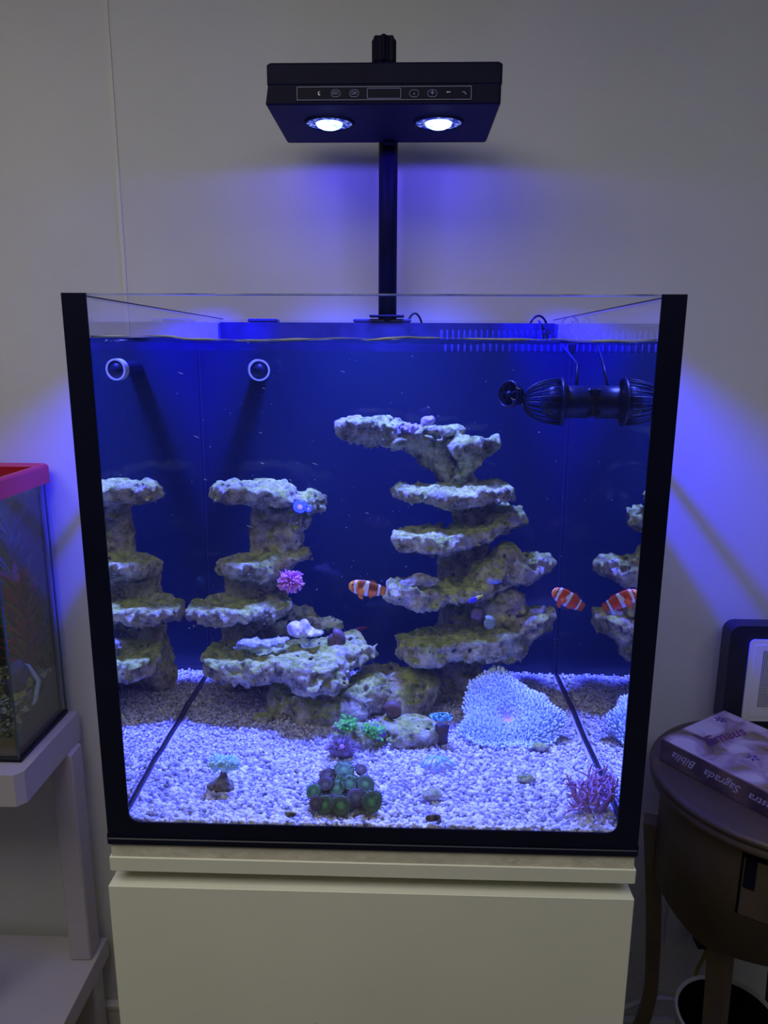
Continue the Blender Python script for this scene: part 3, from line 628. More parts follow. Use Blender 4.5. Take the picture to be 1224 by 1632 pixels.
def tint(n, seed, warm_light=0.0):
    r = np.random.RandomState(seed); c = np.tile(np.array([0.60, 0.61, 0.78]), (n, 1)); t = r.rand(n)
    c[t < 0.38] = (0.74, 0.75, 0.89); c[(t > 0.38) & (t < 0.55)] = (0.46, 0.46, 0.63)
    wmask = r.rand(n) < warm_light; c[wmask] = (0.92, 0.90, 0.66); d = r.rand(n) < 0.05 + 0.07*np.asarray(warm_light); c[d] = (0.34, 0.33, 0.26)  # yellower pebbles put the whiter light at front and right into colour
    return np.clip(c * (0.82 + 0.36*r.rand(n, 1)), 0, 0.97)
n1 = 19000; rx = RNG.uniform(-0.2815, 0.2815, n1); ry = RNG.uniform(0.005, 0.562, n1); s1 = RNG.uniform(0.0015, 0.0030, n1); rz = gz(rx, ry) + RNG.uniform(-0.0022, 0.0012, n1)
V1, F1 = pebbles(rx, ry, rz, s1, 1, vf=(IV, IF), flat=0.8)
warm_light1 = np.clip(0.06 + 0.7*np.exp(-ry/0.04) + 0.5*np.clip((rx-0.17)/0.08, 0, 1)*np.clip((0.42-ry)/0.1, 0, 1), 0, 1); c1 = np.repeat(tint(n1, 2, warm_light1), 12, 0)
n2 = 2600; rx = RNG.uniform(-0.281, 0.281, n2); ry = 0.006 + 0.2*RNG.rand(n2)**1.8; s2 = RNG.uniform(0.0022, 0.0042, n2); rz = gz(rx, ry) + RNG.uniform(-0.0005, 0.002, n2)
V2, F22 = pebbles(rx, ry, rz, s2, 5, vf=(IV2, IF2), flat=0.8); c2 = np.repeat(tint(n2, 6, np.clip(0.20 + 0.8*np.exp(-ry/0.04), 0, 1)), 42, 0)
Fq = np.concatenate([F[:, [0,1,2]], F[:, [0,2,3]]]); VV = np.concatenate([V, V1, V2]); FF = np.concatenate([Fq, F1 + len(V), F22 + len(V) + len(V1)])
CC = np.concatenate([np.tile((0.5,0.46,0.52), (len(V), 1)), c1, c2]); go = fast('gravel_bed', VV, FF, M['grav'], smooth=True, col=CC)
tag(go, 'pale crushed coral gravel covering the floor of the reef aquarium', 'gravel', kind='stuff')

for sx in (-1, 1):
    ys_ = np.linspace(0.004, BY - 0.004, 60); G().tube([(sx*0.2866, y_, float(gz(sx*0.2866, y_)) - 0.0002) for y_ in ys_], 0.0014, 6).build('bottom_seam', M['sil'], aq, smooth=True)
# ================================================================== ROCKWORK
lt = thing('rock_tower', 'short rock tower of stacked flat ledges over the broad low plate', 'rock', wz(490, 1160, 0.03))
def P3(name, prims, parent, seed, **kw): return rock_part(name, prims, parent, seed, **kw)
P3('ledge', [D_(394, 788, .44, .056, .048, .0150), D_(440, 792, .44, .028, .040, .0145), E_(494, 800, .45, .028, .03, .016)], lt, 1)
P3('pillar', [C_(422, 800, .46, 424, 890, .46, .019, .022), C_(460, 815, .455, 456, 895, .455, .019, .019), E_(480, 825, .45, .018, .02, .022)], lt, 2)
P3('ledge', [D_(398, 904, .43, .055, .050, .0145), E_(455, 885, .45, .032, .028, .016)], lt, 3)
P3('pillar', [C_(388, 915, .46, 388, 965, .46, .027, .030), C_(430, 910, .46, 425, 965, .46, .022, .024)], lt, 4)
P3('ledge', [D_(368, 974, .405, .068, .060, .0135), D_(425, 968, .42, .032, .050, .0125), E_(360, 953, .43, .011, .01, .006)], lt, 5)
P3('pillar', [C_(382, 985, .455, 380, 1070, .455, .028, .034), C_(428, 985, .46, 430, 1060, .46, .028, .038)], lt, 6)
P3('ledge', [D_(472, 985, .47, .026, .04, .012, 0.2, -0.5), D_(516, 996, .455, .030, .034, .011, -0.05, -0.3), E_(450, 1000, .45, .03, .03, .02)], lt, 7)
P3('ledge', [D_(418, 1056, .365, .090, .070, .0155, 0.0, 0.03), D_(490, 1056, .35, .060, .085, .0155, 0.03), D_(548, 1036, .40, .044, .060, .0150, 0.08), E_(500, 1085, .30, .045, .040, .019)], lt, 8)
P3('foot', [E_(470, 1120, .37, .040, .045, .04), E_(520, 1130, .35, .05, .05, .036), E_(450, 1140, .36, .025, .035, .025)], lt, 9)
rt = thing('rock_tower', 'tall rock tower of many stacked ledges reaching towards the water surface', 'rock', wz(730, 1110, 0.03))
P3('ledge', [D_(584, 684, .47, .052, .040, .0150), E_(640, 702, .475, .050, .035, .012), D_(694, 688, .475, .042, .034, .0075, 0.12)], rt, 11)
P3('pillar', [C_(668, 702, .48, 712, 745, .475, .026, .020), C_(712, 710, .475, 726, 775, .47, .028, .022)], rt, 12)
P3('ledge', [D_(752, 712, .45, .043, .036, .0110, 0.1), C_(748, 722, .45, 732, 765, .46, .024, .014)], rt, 13)
P3('ledge', [D_(745, 788, .430, .068, .062, .0125, 0.06), D_(676, 786, .445, .040, .046, .011), E_(725, 798, .45, .04, .03, .014)], rt, 14)
P3('pillar', [C_(755, 800, .47, 748, 860, .47, .030, .028)], rt, 15)
P3('ledge', [D_(690, 862, .40, .060, .062, .0140, 0.05), D_(755, 850, .43, .045, .055, .014, 0.2), D_(805, 828, .455, .029, .046, .014, 0.15)], rt, 16)
P3('pillar', [C_(745, 868, .47, 738, 935, .465, .032, .038)], rt, 17)
P3('ledge', [D_(662, 945, .385, .047, .052, .0165), D_(735, 940, .405, .050, .060, .012, 0.05), E_(812, 892, .42, .022, .030, .022), E_(782, 918, .41, .03, .036, .022), E_(848, 900, .44, .028, .036, .018), E_(820, 912, .42, .035, .038, .022)], rt, 18)
P3('pillar', [C_(748, 945, .46, 745, 1020, .45, .034, .042), E_(806, 975, .42, .034, .040, .032), E_(788, 955, .42, .03, .03, .026)], rt, 19)
P3('ledge', [D_(692, 1032, .385, .048, .055, .021, 0.05), D_(765, 1020, .40, .063, .065, .018, 0.12), D_(842, 992, .43, .040, .055, .018, 0.15), E_(800, 1028, .40, .04, .04, .02)], rt, 20)
P3('foot', [C_(725, 1050, .45, 720, 1125, .46, .042, .050), E_(690, 1095, .44, .045, .045, .03)], rt, 21)
RK = [('knobbly rock at the foot of the tall tower, in front of its pillar', [E_(655, 1100, .38, .044, .04, .032), E_(640, 1125, .36, .035, .03, .026)]),
      ('pitted rock wedged between the two rock towers beside the broad plate', [E_(590, 1105, .37, .042, .04, .030), E_(567, 1120, .34, .028, .03, .025)]),
      ('flat low rock with a small brown snail standing on it', [D_(650, 1172, .26, .042, .038, .016), E_(632, 1180, .25, .03, .03, .014)]),
      ('dark rock holding the green star polyps', [E_(572, 1178, .245, .034, .03, .026)]),
      ('low rubble rock far back between the towers', [E_(612, 1078, .48, .055, .03, .018)])]
for i, (lb_, pr) in enumerate(RK):
    o = P3('reef_rock', pr, None, 30 + i); tag(o, lb_, 'rock')
for i, (px_, py_, s_, lb_) in enumerate([(418, 1150, .014, 'small violet rock by the foot of the short tower'), (862, 1195, .009, 'greyish pebble on the gravel near the pink branching coral'), (838, 1245, .009, 'pale shell fragment lying on open gravel'),
        (690, 1305, .007, 'round brown pebble at the front glass'), (462, 1300, .006, 'small violet pebble near the front left gravel'), (690, 1270, .010, 'rough dark rubble piece on the gravel behind the front glass')]):
    c = wz(px_, py_, 0.031); V, F = rock([('e', c + np.array([0, 0, s_*0.3]), (s_*1.3, s_, s_*0.7))], 60 + i, h=s_/7, rough=0.25)
    tag(fast('rubble_stone', V, F, M['rock'] if i != 3 else M['slate']), lb_, 'stone')

# ================================================================== CORALS
def cl(*a): return np.array(a)
# carpet anemone
A0 = wz(807, 1135, 0.04); A0 = np.array([0.182, 0.287, 0.036])
am = thing('carpet_anemone', 'big pale blue carpet anemone spread on the gravel beside the tall tower', 'anemone', (A0[0], A0[1], 0.03))
def anem(u, a):   # u radius 0..1, a angle
    lob = 1 + 0.10*np.cos(3*a + 0.5) + 0.05*np.cos(7*a + 1) + 0.03*np.cos(11*a)
    x = 0.068*u*lob*np.cos(a); y = 0.058*u*lob*np.sin(a)
    z = 0.026 + 0.016*np.sin(np.clip(u, 0, 1)*PI*0.85) - 0.010*np.clip(u-0.75, 0, 1)*4*0.6 + 0.72*y + 0.006*np.sin(3*a + 2)*u
    return np.stack([A0[0] + x, A0[1] + y, 0.022 + z], -1)
nu, na = 26, 90; U, Aa = np.meshgrid(np.linspace(0.001, 1, nu), np.arange(na)/na*2*PI, indexing='ij'); V = anem(U, Aa).reshape(-1, 3)
V[:, 2] = np.maximum(V[:, 2], gz(V[:,0], V[:,1]) + 0.002)
I = np.arange(nu*na).reshape(nu, na); F = np.stack([I[:-1], I[1:], np.roll(I[1:], -1, 1), np.roll(I[:-1], -1, 1)], -1).reshape(-1, 4)
rimv = V[I[-1]].copy(); rimv[:, 2] = gz(rimv[:,0], rimv[:,1]) - 0.002; rimv[:, :2] = A0[:2] + (rimv[:, :2] - A0[:2])*0.85; b0 = len(V); V = np.concatenate([V, rimv]); F = np.concatenate([F, [(I[-1,k], b0+k, b0+(k+1) % na, I[-1,(k+1) % na]) for k in range(na)]])
cc = np.tile((0.45, 0.58, 0.78), (len(V), 1)); uu = np.concatenate([U.ravel(), np.ones(na)]); cc[uu < 0.12] = (0.55, 0.42, 0.55)
fast('oral_disc', V, F, M['vc'], am, col=cc)
N = 1500; k_ = np.arange(N); uu = np.sqrt((k_ + 0.5)/N)*0.99; aa = (k_*2.399963) % (2*PI); uu = np.clip(uu + RNG.randn(N)*0.010, 0, 0.99); aa = aa + RNG.randn(N)*0.02/(uu + 0.1); keep = uu > 0.13; uu = uu[keep]; aa = aa[keep]; B = anem(uu, aa); B[:, 2] = np.maximum(B[:, 2], gz(B[:,0], B[:,1]) + 0.002)
r = np.random.RandomState(4); nn = len(B); out = np.stack([np.cos(aa)*0.068, np.sin(aa)*0.058, 0.04*np.sin(aa)], -1); out /= np.linalg.norm(out, axis=1)[:, None]
dirs = np.array([0, -0.45, 1.0]) + out*(0.15 + 1.0*uu[:, None]**3) + r.randn(nn, 3)*0.16; dirs /= np.linalg.norm(dirs, axis=1)[:, None]
ln = (0.0035 + 0.004*uu)*(0.8 + 0.4*r.rand(nn)); e1 = np.cross(dirs, [0.3,0.9,0.1]); e1 /= np.linalg.norm(e1, axis=1)[:, None]; e2 = np.cross(dirs, e1)
prof = [(0.0013, 0), (0.0011, 0.5), (0.0016, 0.85), (0.0006, 1.08)]; m = 6; VV = []
for r_, h_ in prof:
    for j in range(m): a_ = 2*PI*j/m; VV.append(B + dirs*(ln*h_)[:, None] + r_*(math.cos(a_)*e1 + math.sin(a_)*e2))
VV = np.stack(VV, 1).reshape(-1, 3); per = len(prof)*m
ff = np.array([(k*m+j, k*m+(j+1) % m, (k+1)*m+(j+1) % m, (k+1)*m+j) for k in range(3) for j in range(m)]); FF = (ff[None] + (np.arange(nn)*per)[:, None, None]).reshape(-1, 4)
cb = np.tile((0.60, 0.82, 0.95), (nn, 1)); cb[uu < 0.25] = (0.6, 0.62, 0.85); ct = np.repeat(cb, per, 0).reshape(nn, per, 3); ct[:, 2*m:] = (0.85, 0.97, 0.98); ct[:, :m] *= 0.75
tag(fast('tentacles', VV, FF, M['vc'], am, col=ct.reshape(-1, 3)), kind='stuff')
G().ball((A0[0], A0[1]-0.002, float(anem(np.array([0.02]), np.array([0.]))[0][2]) + 0.001), (0.006, 0.007, 0.002), 14, 6, col=(0.75, 0.35, 0.45)).build('mouth', M['vc'], am, smooth=True, col=True)

def polyp_disc(g, c, n, R, rim, cen, teeth=22, tl=0.35, dome=0.15, cup=0.25, ring=None):
    n = np.array(n, float); n /= np.linalg.norm(n); e1 = np.cross(n, [0.2,0.1,1.0]); e1 /= np.linalg.norm(e1); e2 = np.cross(n, e1); T = np.eye(4); T[:3,0] = e1; T[:3,1] = e2; T[:3,2] = n; T[:3,3] = c
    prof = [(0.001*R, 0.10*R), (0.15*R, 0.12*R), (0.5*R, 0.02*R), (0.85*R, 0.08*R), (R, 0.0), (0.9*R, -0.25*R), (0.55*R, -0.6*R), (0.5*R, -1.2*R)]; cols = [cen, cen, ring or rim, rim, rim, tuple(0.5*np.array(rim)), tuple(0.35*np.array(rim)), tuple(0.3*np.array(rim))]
    V = []; C = []; m = 22
    for (r_, z_), c_ in zip(prof, cols):
        for j in range(m): a_ = 2*PI*j/m; V.append((r_*math.cos(a_), r_*math.sin(a_), z_)); C.append(c_)
    F = [(k*m+j, k*m+(j+1) % m, (k+1)*m+(j+1) % m, (k+1)*m+j) for k in range(len(prof)-1) for j in range(m)]; F = [f_[::-1] for f_ in F]
    g.add(V, F, np.array(C), T)
    for j in range(teeth):
        a_ = 2*PI*(j+0.3*random.random())/teeth; d = np.array([math.cos(a_), math.sin(a_), 0.25*random.random()]); p0 = d*R*0.93; p1 = d*R*(1+tl)
        s_ = R*0.07; t_ = np.array([-math.sin(a_), math.cos(a_), 0])*s_; up = np.array([0,0,s_])
        g.add([p0-t_, p0+t_, p0+up*1.5, p1], [(0,1,3), (1,2,3), (2,0,3)], tuple(0.8*np.array(ring or rim)), T)
    return g
# button polyp colony
zc = np.array([-0.034, 0.045, 0.03]); zo = thing('button_polyp_colony', 'mound of dark green and brown button polyps at the front glass', 'coral', zc)
V, F = rock([('e', zc + (0, 0.012, 0.004), (0.034, 0.022, 0.014)), ('e', zc + (0.0, 0.024, 0.016), (0.020, 0.014, 0.016))], 71, h=0.002, rough=0.3); tag(fast('mound', V, F, M['slate'], zo))
ZP = [(517,1283,9.5,0),(531,1277,7,1),(543,1284,10,0),(567,1272,9.5,1),(592,1278,11,0),(500,1262,8,2),(519,1250,8,1),(537,1256,8,2),(557,1248,8.5,2),(582,1250,9,0),(522,1236,8,1),(548,1228,10,2),(575,1226,6,1),(503,1280,7,1),(538,1240,7,0),(600,1270,6,0)]
for i, (px_, py_, rr, kd) in enumerate(ZP):
    yy = 0.016 + (1290 - py_)*0.00070; c = wat(px_, py_, yy); R = rr*1.85/1500
    rimc = [(0.10,0.17,0.035), (0.13,0.09,0.06), (0.10,0.26,0.05)][kd]; cen = [(0.15,0.45,0.08), (0.16,0.18,0.08), (0.14,0.42,0.08)][kd]
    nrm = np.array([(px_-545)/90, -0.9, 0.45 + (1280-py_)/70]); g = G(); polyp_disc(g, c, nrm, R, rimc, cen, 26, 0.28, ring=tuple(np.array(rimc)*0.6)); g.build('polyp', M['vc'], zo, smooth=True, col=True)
# star polyps on the dark rock
sc_ = wat(575, 1162, 0.225); sp = thing('star_polyp_colony', 'patch of bright green star polyps on a dark rock', 'coral', sc_)
G().ball(wat(555, 1160, .235), (0.016, 0.014, 0.010), 16, 10, col=(0.25,0.16,0.35)).ball(wat(595, 1168, .235), (0.018, 0.014, 0.012), 16, 10, col=(0.25,0.16,0.35)).build('mat', M['vc'], sp, smooth=True, col=True)
g = G(); r = np.random.RandomState(8)
for i in range(230):
    if i % 2: b = wat(555 + r.randn()*9, 1157 + r.randn()*6.5, .222 + r.randn()*.006)
    else: b = wat(594 + r.randn()*9.5, 1164 + r.randn()*8 + 2, .222 + r.randn()*.006)
    c_ = [(0.22,0.95,0.12), (0.35,0.98,0.20), (0.12,0.60,0.10)][r.randint(3)]; d = np.array([r.randn()*0.5, -0.6 + r.randn()*0.4, 0.8]); d /= np.linalg.norm(d)
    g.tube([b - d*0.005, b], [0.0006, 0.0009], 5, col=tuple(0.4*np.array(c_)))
    for k in range(6):
        a_ = k*PI/3 + i; q = b + np.array([math.cos(a_)*0.0022, math.sin(a_)*0.0012 - 0.0008, math.sin(a_)*0.0018 + 0.0006]); g.tube([b, q], [0.0007, 0.0004], 4, col=c_)
tag(g.build('tentacles', M['vc'], sp, col=True), kind='stuff')
# brown tube anemone at the rock's foot
bc = wz(545, 1205, 0.031); ba = thing('tube_anemone', 'brown furry tube anemone low beside the green star polyps', 'anemone', bc)
G().ball(bc + (0, 0, 0.010), (0.018, 0.014, 0.014), 18, 10, col=(0.17,0.12,0.14)).build('column', M['vc'], ba, smooth=True, col=True)
g = G(); r = np.random.RandomState(9)
for i in range(170):
    a_ = r.rand()*2*PI; e_ = r.rand()*1.3; d = np.array([math.cos(a_)*math.cos(e_), math.sin(a_)*math.cos(e_) - 0.2, math.sin(e_)]); p0 = bc + (0,0,0.010) + d*np.array([0.016,0.012,0.012]); p1 = p0 + d*0.009 + r.randn(3)*0.0015
    g.tube([p0, (p0+p1)/2, p1], [0.0007, 0.0005, 0.0002], 4, col=[(0.34,0.27,0.30), (0.22,0.16,0.20), (0.5,0.42,0.5)][r.randint(3)])
tag(g.build('tentacles', M['vc'], ba, col=True), kind='stuff')
G().ball(wat(545, 1190, .165), (0.0035, 0.002, 0.003), 10, 6, col=(0.8,0.4,0.8)).build('mouth', M['vc'], ba, smooth=True, col=True)
# frag plugs with fluffy polyps
def fluffy(g, c, R, col1, col2, n=80, seed=0, L=0.35):
    r = np.random.RandomState(seed); g.ball(c, R*0.75, 12, 8, col=col1)
    for i in range(n):
        d = r.randn(3); d[2] = abs(d[2])*0.9 - 0.45; d /= np.linalg.norm(d); p0 = c + d*R*0.65; p1 = c + d*R*(1 + L*r.rand()); g.tube([p0, (p0+p1)/2 + r.randn(3)*R*0.05, p1], [R*0.11, R*0.12, R*0.09], 5, col=col1 if r.rand() < 0.5 else col2)
c = wz(355, 1256, 0.03); fp_ = thing('torch_coral_frag', 'small frag with two pale cyan pompom heads on a dark plug', 'coral', c)
V, F = rock([('c', c + (0,0,0.004), c + (0.002,0,0.026), 0.009, 0.003), ('e', c + (0,0,0.003), (0.016, 0.012, 0.006))], 81, h=0.0015, rough=0.3); fast('plug', V, F, M['slate'], fp_)
for px_, py_ in ((347, 1217), (366, 1219)):
    g = G(); fluffy(g, wat(px_, py_, .078), 0.0105, (0.45,0.90,0.75), (0.80,1.0,0.85), 150, px_, 0.3); g.build('polyp', M['vc'], fp_, smooth=True, col=True)
c = wz(703, 1187, 0.03); hc = thing('hammer_coral_frag', 'tiny cyan tufted coral on a violet stalk before the anemone', 'coral', c)
g = G().tube([c, c + (0, 0, 0.012), c + (0.001, 0, 0.028)], [0.010, 0.0085, 0.010], 16, col=(0.07,0.06,0.06)); g.build('stalk', M['vc'], hc, smooth=True, col=True)
g = G(); r = np.random.RandomState(12); top = wat(704, 1142, .235)
for i in range(46):
    a_ = r.rand()*2*PI; q = math.sqrt(r.rand())*0.012; p0 = top + np.array([math.cos(a_)*q, math.sin(a_)*q*0.8, -0.004]); p1 = p0 + np.array([math.cos(a_)*0.004, math.sin(a_)*0.003, 0.008 - q*0.25]); g.tube([p0, p1 - (0,0,0.001), p1], [0.0013, 0.0014, 0.0017], 6, col=[(0.25,0.75,0.65), (0.45,0.95,0.85), (0.12,0.4,0.4)][r.randint(3)])
g.build('tentacles', M['vc'], hc, smooth=True, col=True)
# glassy dome: half-buried brain-ribbed frag
c = wz(697, 1222, 0.032); g = G()
g.ball(c, (0.021, 0.017, 0.013), 26, 14, col=(0.62,0.62,0.72), fn=lambda d: 1 + 0.06*math.sin(9*math.atan2(d[1], d[0])) + 0.04*math.sin(d[2]*14))
do = thing('dome_coral', 'small pale veined dome coral half buried in gravel', 'coral', c); g.build('skeleton', M['vc'], do, smooth=True, col=True)
g = G(); r = np.random.RandomState(5)
for i in range(16):
    a_ = i/16*2*PI; P = []
    for u in np.linspace(0.1, 1.45, 7): P.append(c + np.array([0.0215*math.sin(u)*math.cos(a_ + 0.25*math.sin(u*5 + i)), 0.0175*math.sin(u)*math.sin(a_ + 0.25*math.sin(u*5 + i)), 0.0138*math.cos(u)]))
    g.tube(P, 0.0008, 5, col=(0.30,0.50,0.52) if i % 3 else (0.25,0.75,0.8))
g.build('ridge', M['vc'], do, smooth=True, col=True)
# pink branching coral at the corner
c = wz(945, 1290, 0.03); pb = thing('branching_coral', 'pink branching soft coral by the side glass at the front corner', 'coral', c); r = np.random.RandomState(21)
def branch(g, p, d, L, rad, depth):
    P = [p]; d = d / np.linalg.norm(d)
    for k in range(4): d = d + r.randn(3)*0.16 + np.array([0,0,0.06]); d /= np.linalg.norm(d); q = P[-1] + d*L/4; q[0] = min(q[0], 0.283); q[1] = max(q[1], 0.006); P.append(q)
    g.tube(P, [rad, rad*0.95, rad*0.85, rad*0.8, rad*0.6], 5, col=[(0.58,0.30,0.44), (0.46,0.24,0.38), (0.66,0.40,0.50)][r.randint(3)])
    if depth > 0:
        for k in range(3): branch(g, P[1 + k], d*0.8 + r.randn(3)*0.55 + np.array([0,0,0.15]), L*0.62, rad*0.78, depth-1)
for i in range(13):
    g = G(); a_ = i/13*2*PI; branch(g, c + np.array([0.012*math.cos(a_), 0.010*math.sin(a_), 0.0]), np.array([0.55*math.cos(a_), 0.35*math.sin(a_), 1.0]), 0.034, 0.0021, 2); g.build('branch', M['vc'], pb, smooth=True, col=True)
# coral growths on the ledges
c = wat(462, 927, .40); pk = thing('flower_coral', 'pink starburst coral clinging under the middle ledge of the short tower', 'coral', c); r = np.random.RandomState(31)
G().ball(c + (0, 0.008, 0), 0.011, 12, 8, col=(0.35,0.15,0.35)).build('base', M['vc'], pk, smooth=True, col=True); g = G()
for i in range(110):
    d = r.randn(3); d[1] = -abs(d[1]); d /= np.linalg.norm(d); p1 = c + (0,0.005,0) + d*np.array([0.021,0.016,0.019])*(0.85+0.25*r.rand()); g.tube([c + (0,0.006,0) + d*0.008, p1], [0.0017, 0.0011], 5, col=[(0.85,0.30,0.62), (0.95,0.45,0.75), (0.70,0.25,0.65)][r.randint(3)])
g.build('tentacles', M['vc'], pk, smooth=True, col=True)
bz = thing('blue_zoanthids', 'blue ringed polyps on the side of the short tower top', 'coral', wat(478, 810, .415))
for px_, py_, R in ((478, 808, .0105), (491, 811, .006)):
    g = G(); polyp_disc(g, wat(px_, py_, .412), (0.15, -1, 0.5), R, (0.12,0.22,0.95), (0.8,0.5,0.6), 24, 0.2, ring=(0.06,0.10,0.5)); g.build('polyp', M['vc'], bz, smooth=True, col=True)
def crust(name, label, cat, pr, col, seed, h=0.0016, rough=0.45, k=0.006):
    V, F = rock(pr, seed, h=h, rough=rough, k=k); r = vn(V, 260, seed)[:, None]; cc = np.array(col)*(1 + 0.9*r); o = fast(name, V, F, M['vc'], None, col=np.clip(cc, 0.01, 0.98)); return tag(o, label, cat)
crust('leather_coral', 'lavender lobed coral standing on the broad low plate', 'coral', [E_(470, 1003, .37, .010, .010, .011), E_(488, 1000, .37, .010, .01, .013), E_(482, 1008, .37, .018, .012, .007), E_(505, 1009, .37, .010, .009, .005)], (0.62,0.60,0.95), 41)
crust('plate_coral', 'flat grey mauve bumpy coral on the broad plate under the short tower', 'coral', [E_(405, 1028, .345, .024, .016, .007), E_(437, 1024, .355, .018, .015, .007)], (0.36,0.38,0.55), 42, rough=0.5)
crust('bushy_coral', 'small lilac crusty coral on the topmost ledge', 'coral', [E_(660, 681, .455, .016, .012, .007), E_(681, 672, .46, .011, .010, .010), E_(648, 680, .455, .007, .007, .008)], (0.42,0.34,0.62), 43, rough=0.7)
crust('leather_coral', 'lavender blue patch coral on the side of the tall tower', 'coral', [E_(783, 925, .375, .010, .008, .0045)], (0.35,0.42,0.98), 44)
crust('leather_coral', 'blue violet horned coral on the tip of the lowest tower ledge', 'coral', [E_(853, 975, .405, .009, .008, .006), E_(864, 969, .405, .004, .004, .006)], (0.32,0.33,0.95), 45, rough=0.3)
crust('encrusted_shell', 'dark shell with white speckled crust on the clownfish ledge', 'shell', [E_(655, 932, .352, .016, .012, .010), E_(682, 929, .352, .017, .012, .012), E_(668, 925, .355, .01, .01, .012)], (0.30,0.30,0.30), 46, rough=0.8)
def snail(label, px_, py_, y, s, col, col2, rz=0.0):
    c = wat(px_, py_, y); o = thing('snail_shell', label, 'snail', c); g = G(); P = []; Rr = []
    for i in range(40):
        t_ = i/39; a_ = t_*2*PI*2.3; rad = s*(0.15 + 0.85*t_)*0.62; P.append(c + np.array([rad*math.cos(a_ + rz)*0.9, -s*0.2 + s*0.9*(1 - t_)*-0.6, rad*math.sin(a_ + rz)])); Rr.append(s*(0.12 + 0.55*t_))
    g.tube(P, Rr, 12, col=col); g.build('shell', M['vc'], o, smooth=True, col=True)
    G().ball(c + np.array([s*0.2, 0.0, -s*0.55]), (s*0.8, s*0.6, s*0.35), 12, 6, col=col2).build('foot', M['vc'], o, smooth=True, col=True)
snail('brown ribbed snail shell at the back of the broad low plate', 535, 1019, .375, 0.014, (0.13,0.08,0.07), (0.07,0.05,0.06))
snail('brown snail sitting on the flat low rock', 626, 1132, .275, 0.012, (0.15,0.09,0.07), (0.08,0.06,0.05), 1.0)
snail('violet snail at the pillar foot above the lowest tower ledge', 761, 979, .365, 0.009, (0.16,0.12,0.18), (0.06,0.05,0.08), 2.0)
snail('green speckled snail beside the violet one on the lowest tower ledge', 779, 992, .35, 0.009, (0.26,0.34,0.22), (0.10,0.09,0.10), 0.4)
# ================================================================== FISH
def fish(name, label, c, L, yaw, roll_z, colfn, hfn, fins, wid=0.36, eye=(0.02,0.02,0.02)):
    """nose towards -x in the local frame; yaw about z, pitch about y"""
    root = thing(name, label, 'fish', c); T = TR((0,0,0), ry=roll_z, rz=yaw); Tw = T.copy(); Tw[:3,3] = c
    ns, m = 56, 20; V = []; C = []
    for i in range(ns):
        t_ = i/(ns-1); up, dn = hfn(t_); w_ = wid*0.5*(up + dn)*L; 
        for j in range(m):
            a_ = 2*PI*j/m; zz = (up if math.sin(a_) > 0 else dn)*L*math.sin(a_); V.append(((t_-0.5)*L, w_*math.cos(a_), zz)); C.append(colfn(t_, math.sin(a_)))
    F = [(k*m+j, k*m+(j+1) % m, (k+1)*m+(j+1) % m, (k+1)*m+j) for k in range(ns-1) for j in range(m)] + [tuple(range(m-1, -1, -1)), tuple((ns-1)*m+j for j in range(m))]
    g = G(); g.add(V, F, np.array(C), Tw); body = g.build('body', M['skin'], root, smooth=True, col=True)
    for fn_, pts, cols, side in fins:
        for sgn in ((1, -1) if side else (0,)):
            n = len(pts); P = []; 
            for (x_, z_) in pts:
                y_ = sgn*(wid*0.13*L + (0.10*L if (x_, z_) in pts[2:] else 0)); P.append((x_*L, y_, z_*L))
            P = np.array(P); ce = P.mean(0); th = 0.010*L; off = np.array([0, th, 0]); V = np.concatenate([P + off*0.3, P - off*0.3, [ce + off], [ce - off]])
            F = [(i, (i+1) % n, 2*n) for i in range(n)] + [(n+(i+1) % n, n+i, 2*n+1) for i in range(n)] + [(i, n+i, n+(i+1) % n, (i+1) % n) for i in range(n)]
            cc = np.array([cols[0]]*len(V)); 
            for i in range(n):
                if i >= n//2 and len(cols) > 1: cc[i] = cc[n+i] = cols[1]
            g = G(); g.add(V, F, cc, Tw); g.build(fn_, M['skin'], root, col=True)
    up, dn = hfn(0.11)
    for sgn in (1, -1):
        p = Tw[:3,:3] @ np.array([(0.115-0.5)*L, sgn*wid*0.5*(up+dn)*L*0.88, 0.35*up*L]) + c; ee = G().ball(p, L*0.036, 10, 8, col=(0.9,0.45,0.1) if eye[0] < .5 else eye).build('eye', M['skin'], root, smooth=True, col=True)
        q = Tw[:3,:3] @ np.array([(0.115-0.5)*L, sgn*(wid*0.5*(up+dn)*L*0.88 + L*0.019), 0.35*up*L]) + c; G().ball(q, L*0.027, 10, 8, col=(0.01,0.01,0.01)).build('pupil', M['skin'], ee, smooth=True, col=True)
    return root
def clown_h(t_):
    u = max(0.0, min(1.0, t_)); s_ = math.sin(PI*min(1, u**0.62*0.80 + 0.0)); up = 0.025 + 0.235*s_**0.85; up = up if u < 0.85 else max(0.07, up); return max(up*0.95, 0.02), max(up*1.0, 0.02)
def clown_col(dark):
    def f(t_, s_):
        org = np.array((0.95,0.24,0.01)) if not dark else np.array((0.85,0.10,0.015))
        if t_ > 0.3 and s_ > -0.2: org = org*(0.30 if not dark else 0.75)
        if t_ < 0.10: org = np.array((1.0,0.48,0.06)) if not dark else np.array((1.0,0.38,0.12))
        b1 = 0.20 + 0.03*s_*s_ - 0.02*s_; b2 = 0.585 - 0.055*(1-abs(s_)); 
        for cb, hw in ((b1, 0.040), (b2, 0.042 + 0.050*(1-abs(s_))), (0.955, 0.035)):
            dd = abs(t_ - cb)
            if dd < hw: return (0.88,0.88,0.92)
            if dd < hw + 0.014: return (0.03,0.02,0.02)
        return tuple(org)
    return f
O1 = (0.95,0.34,0.04); O1d = (0.5,0.16,0.02); BK = (0.03,0.02,0.02)
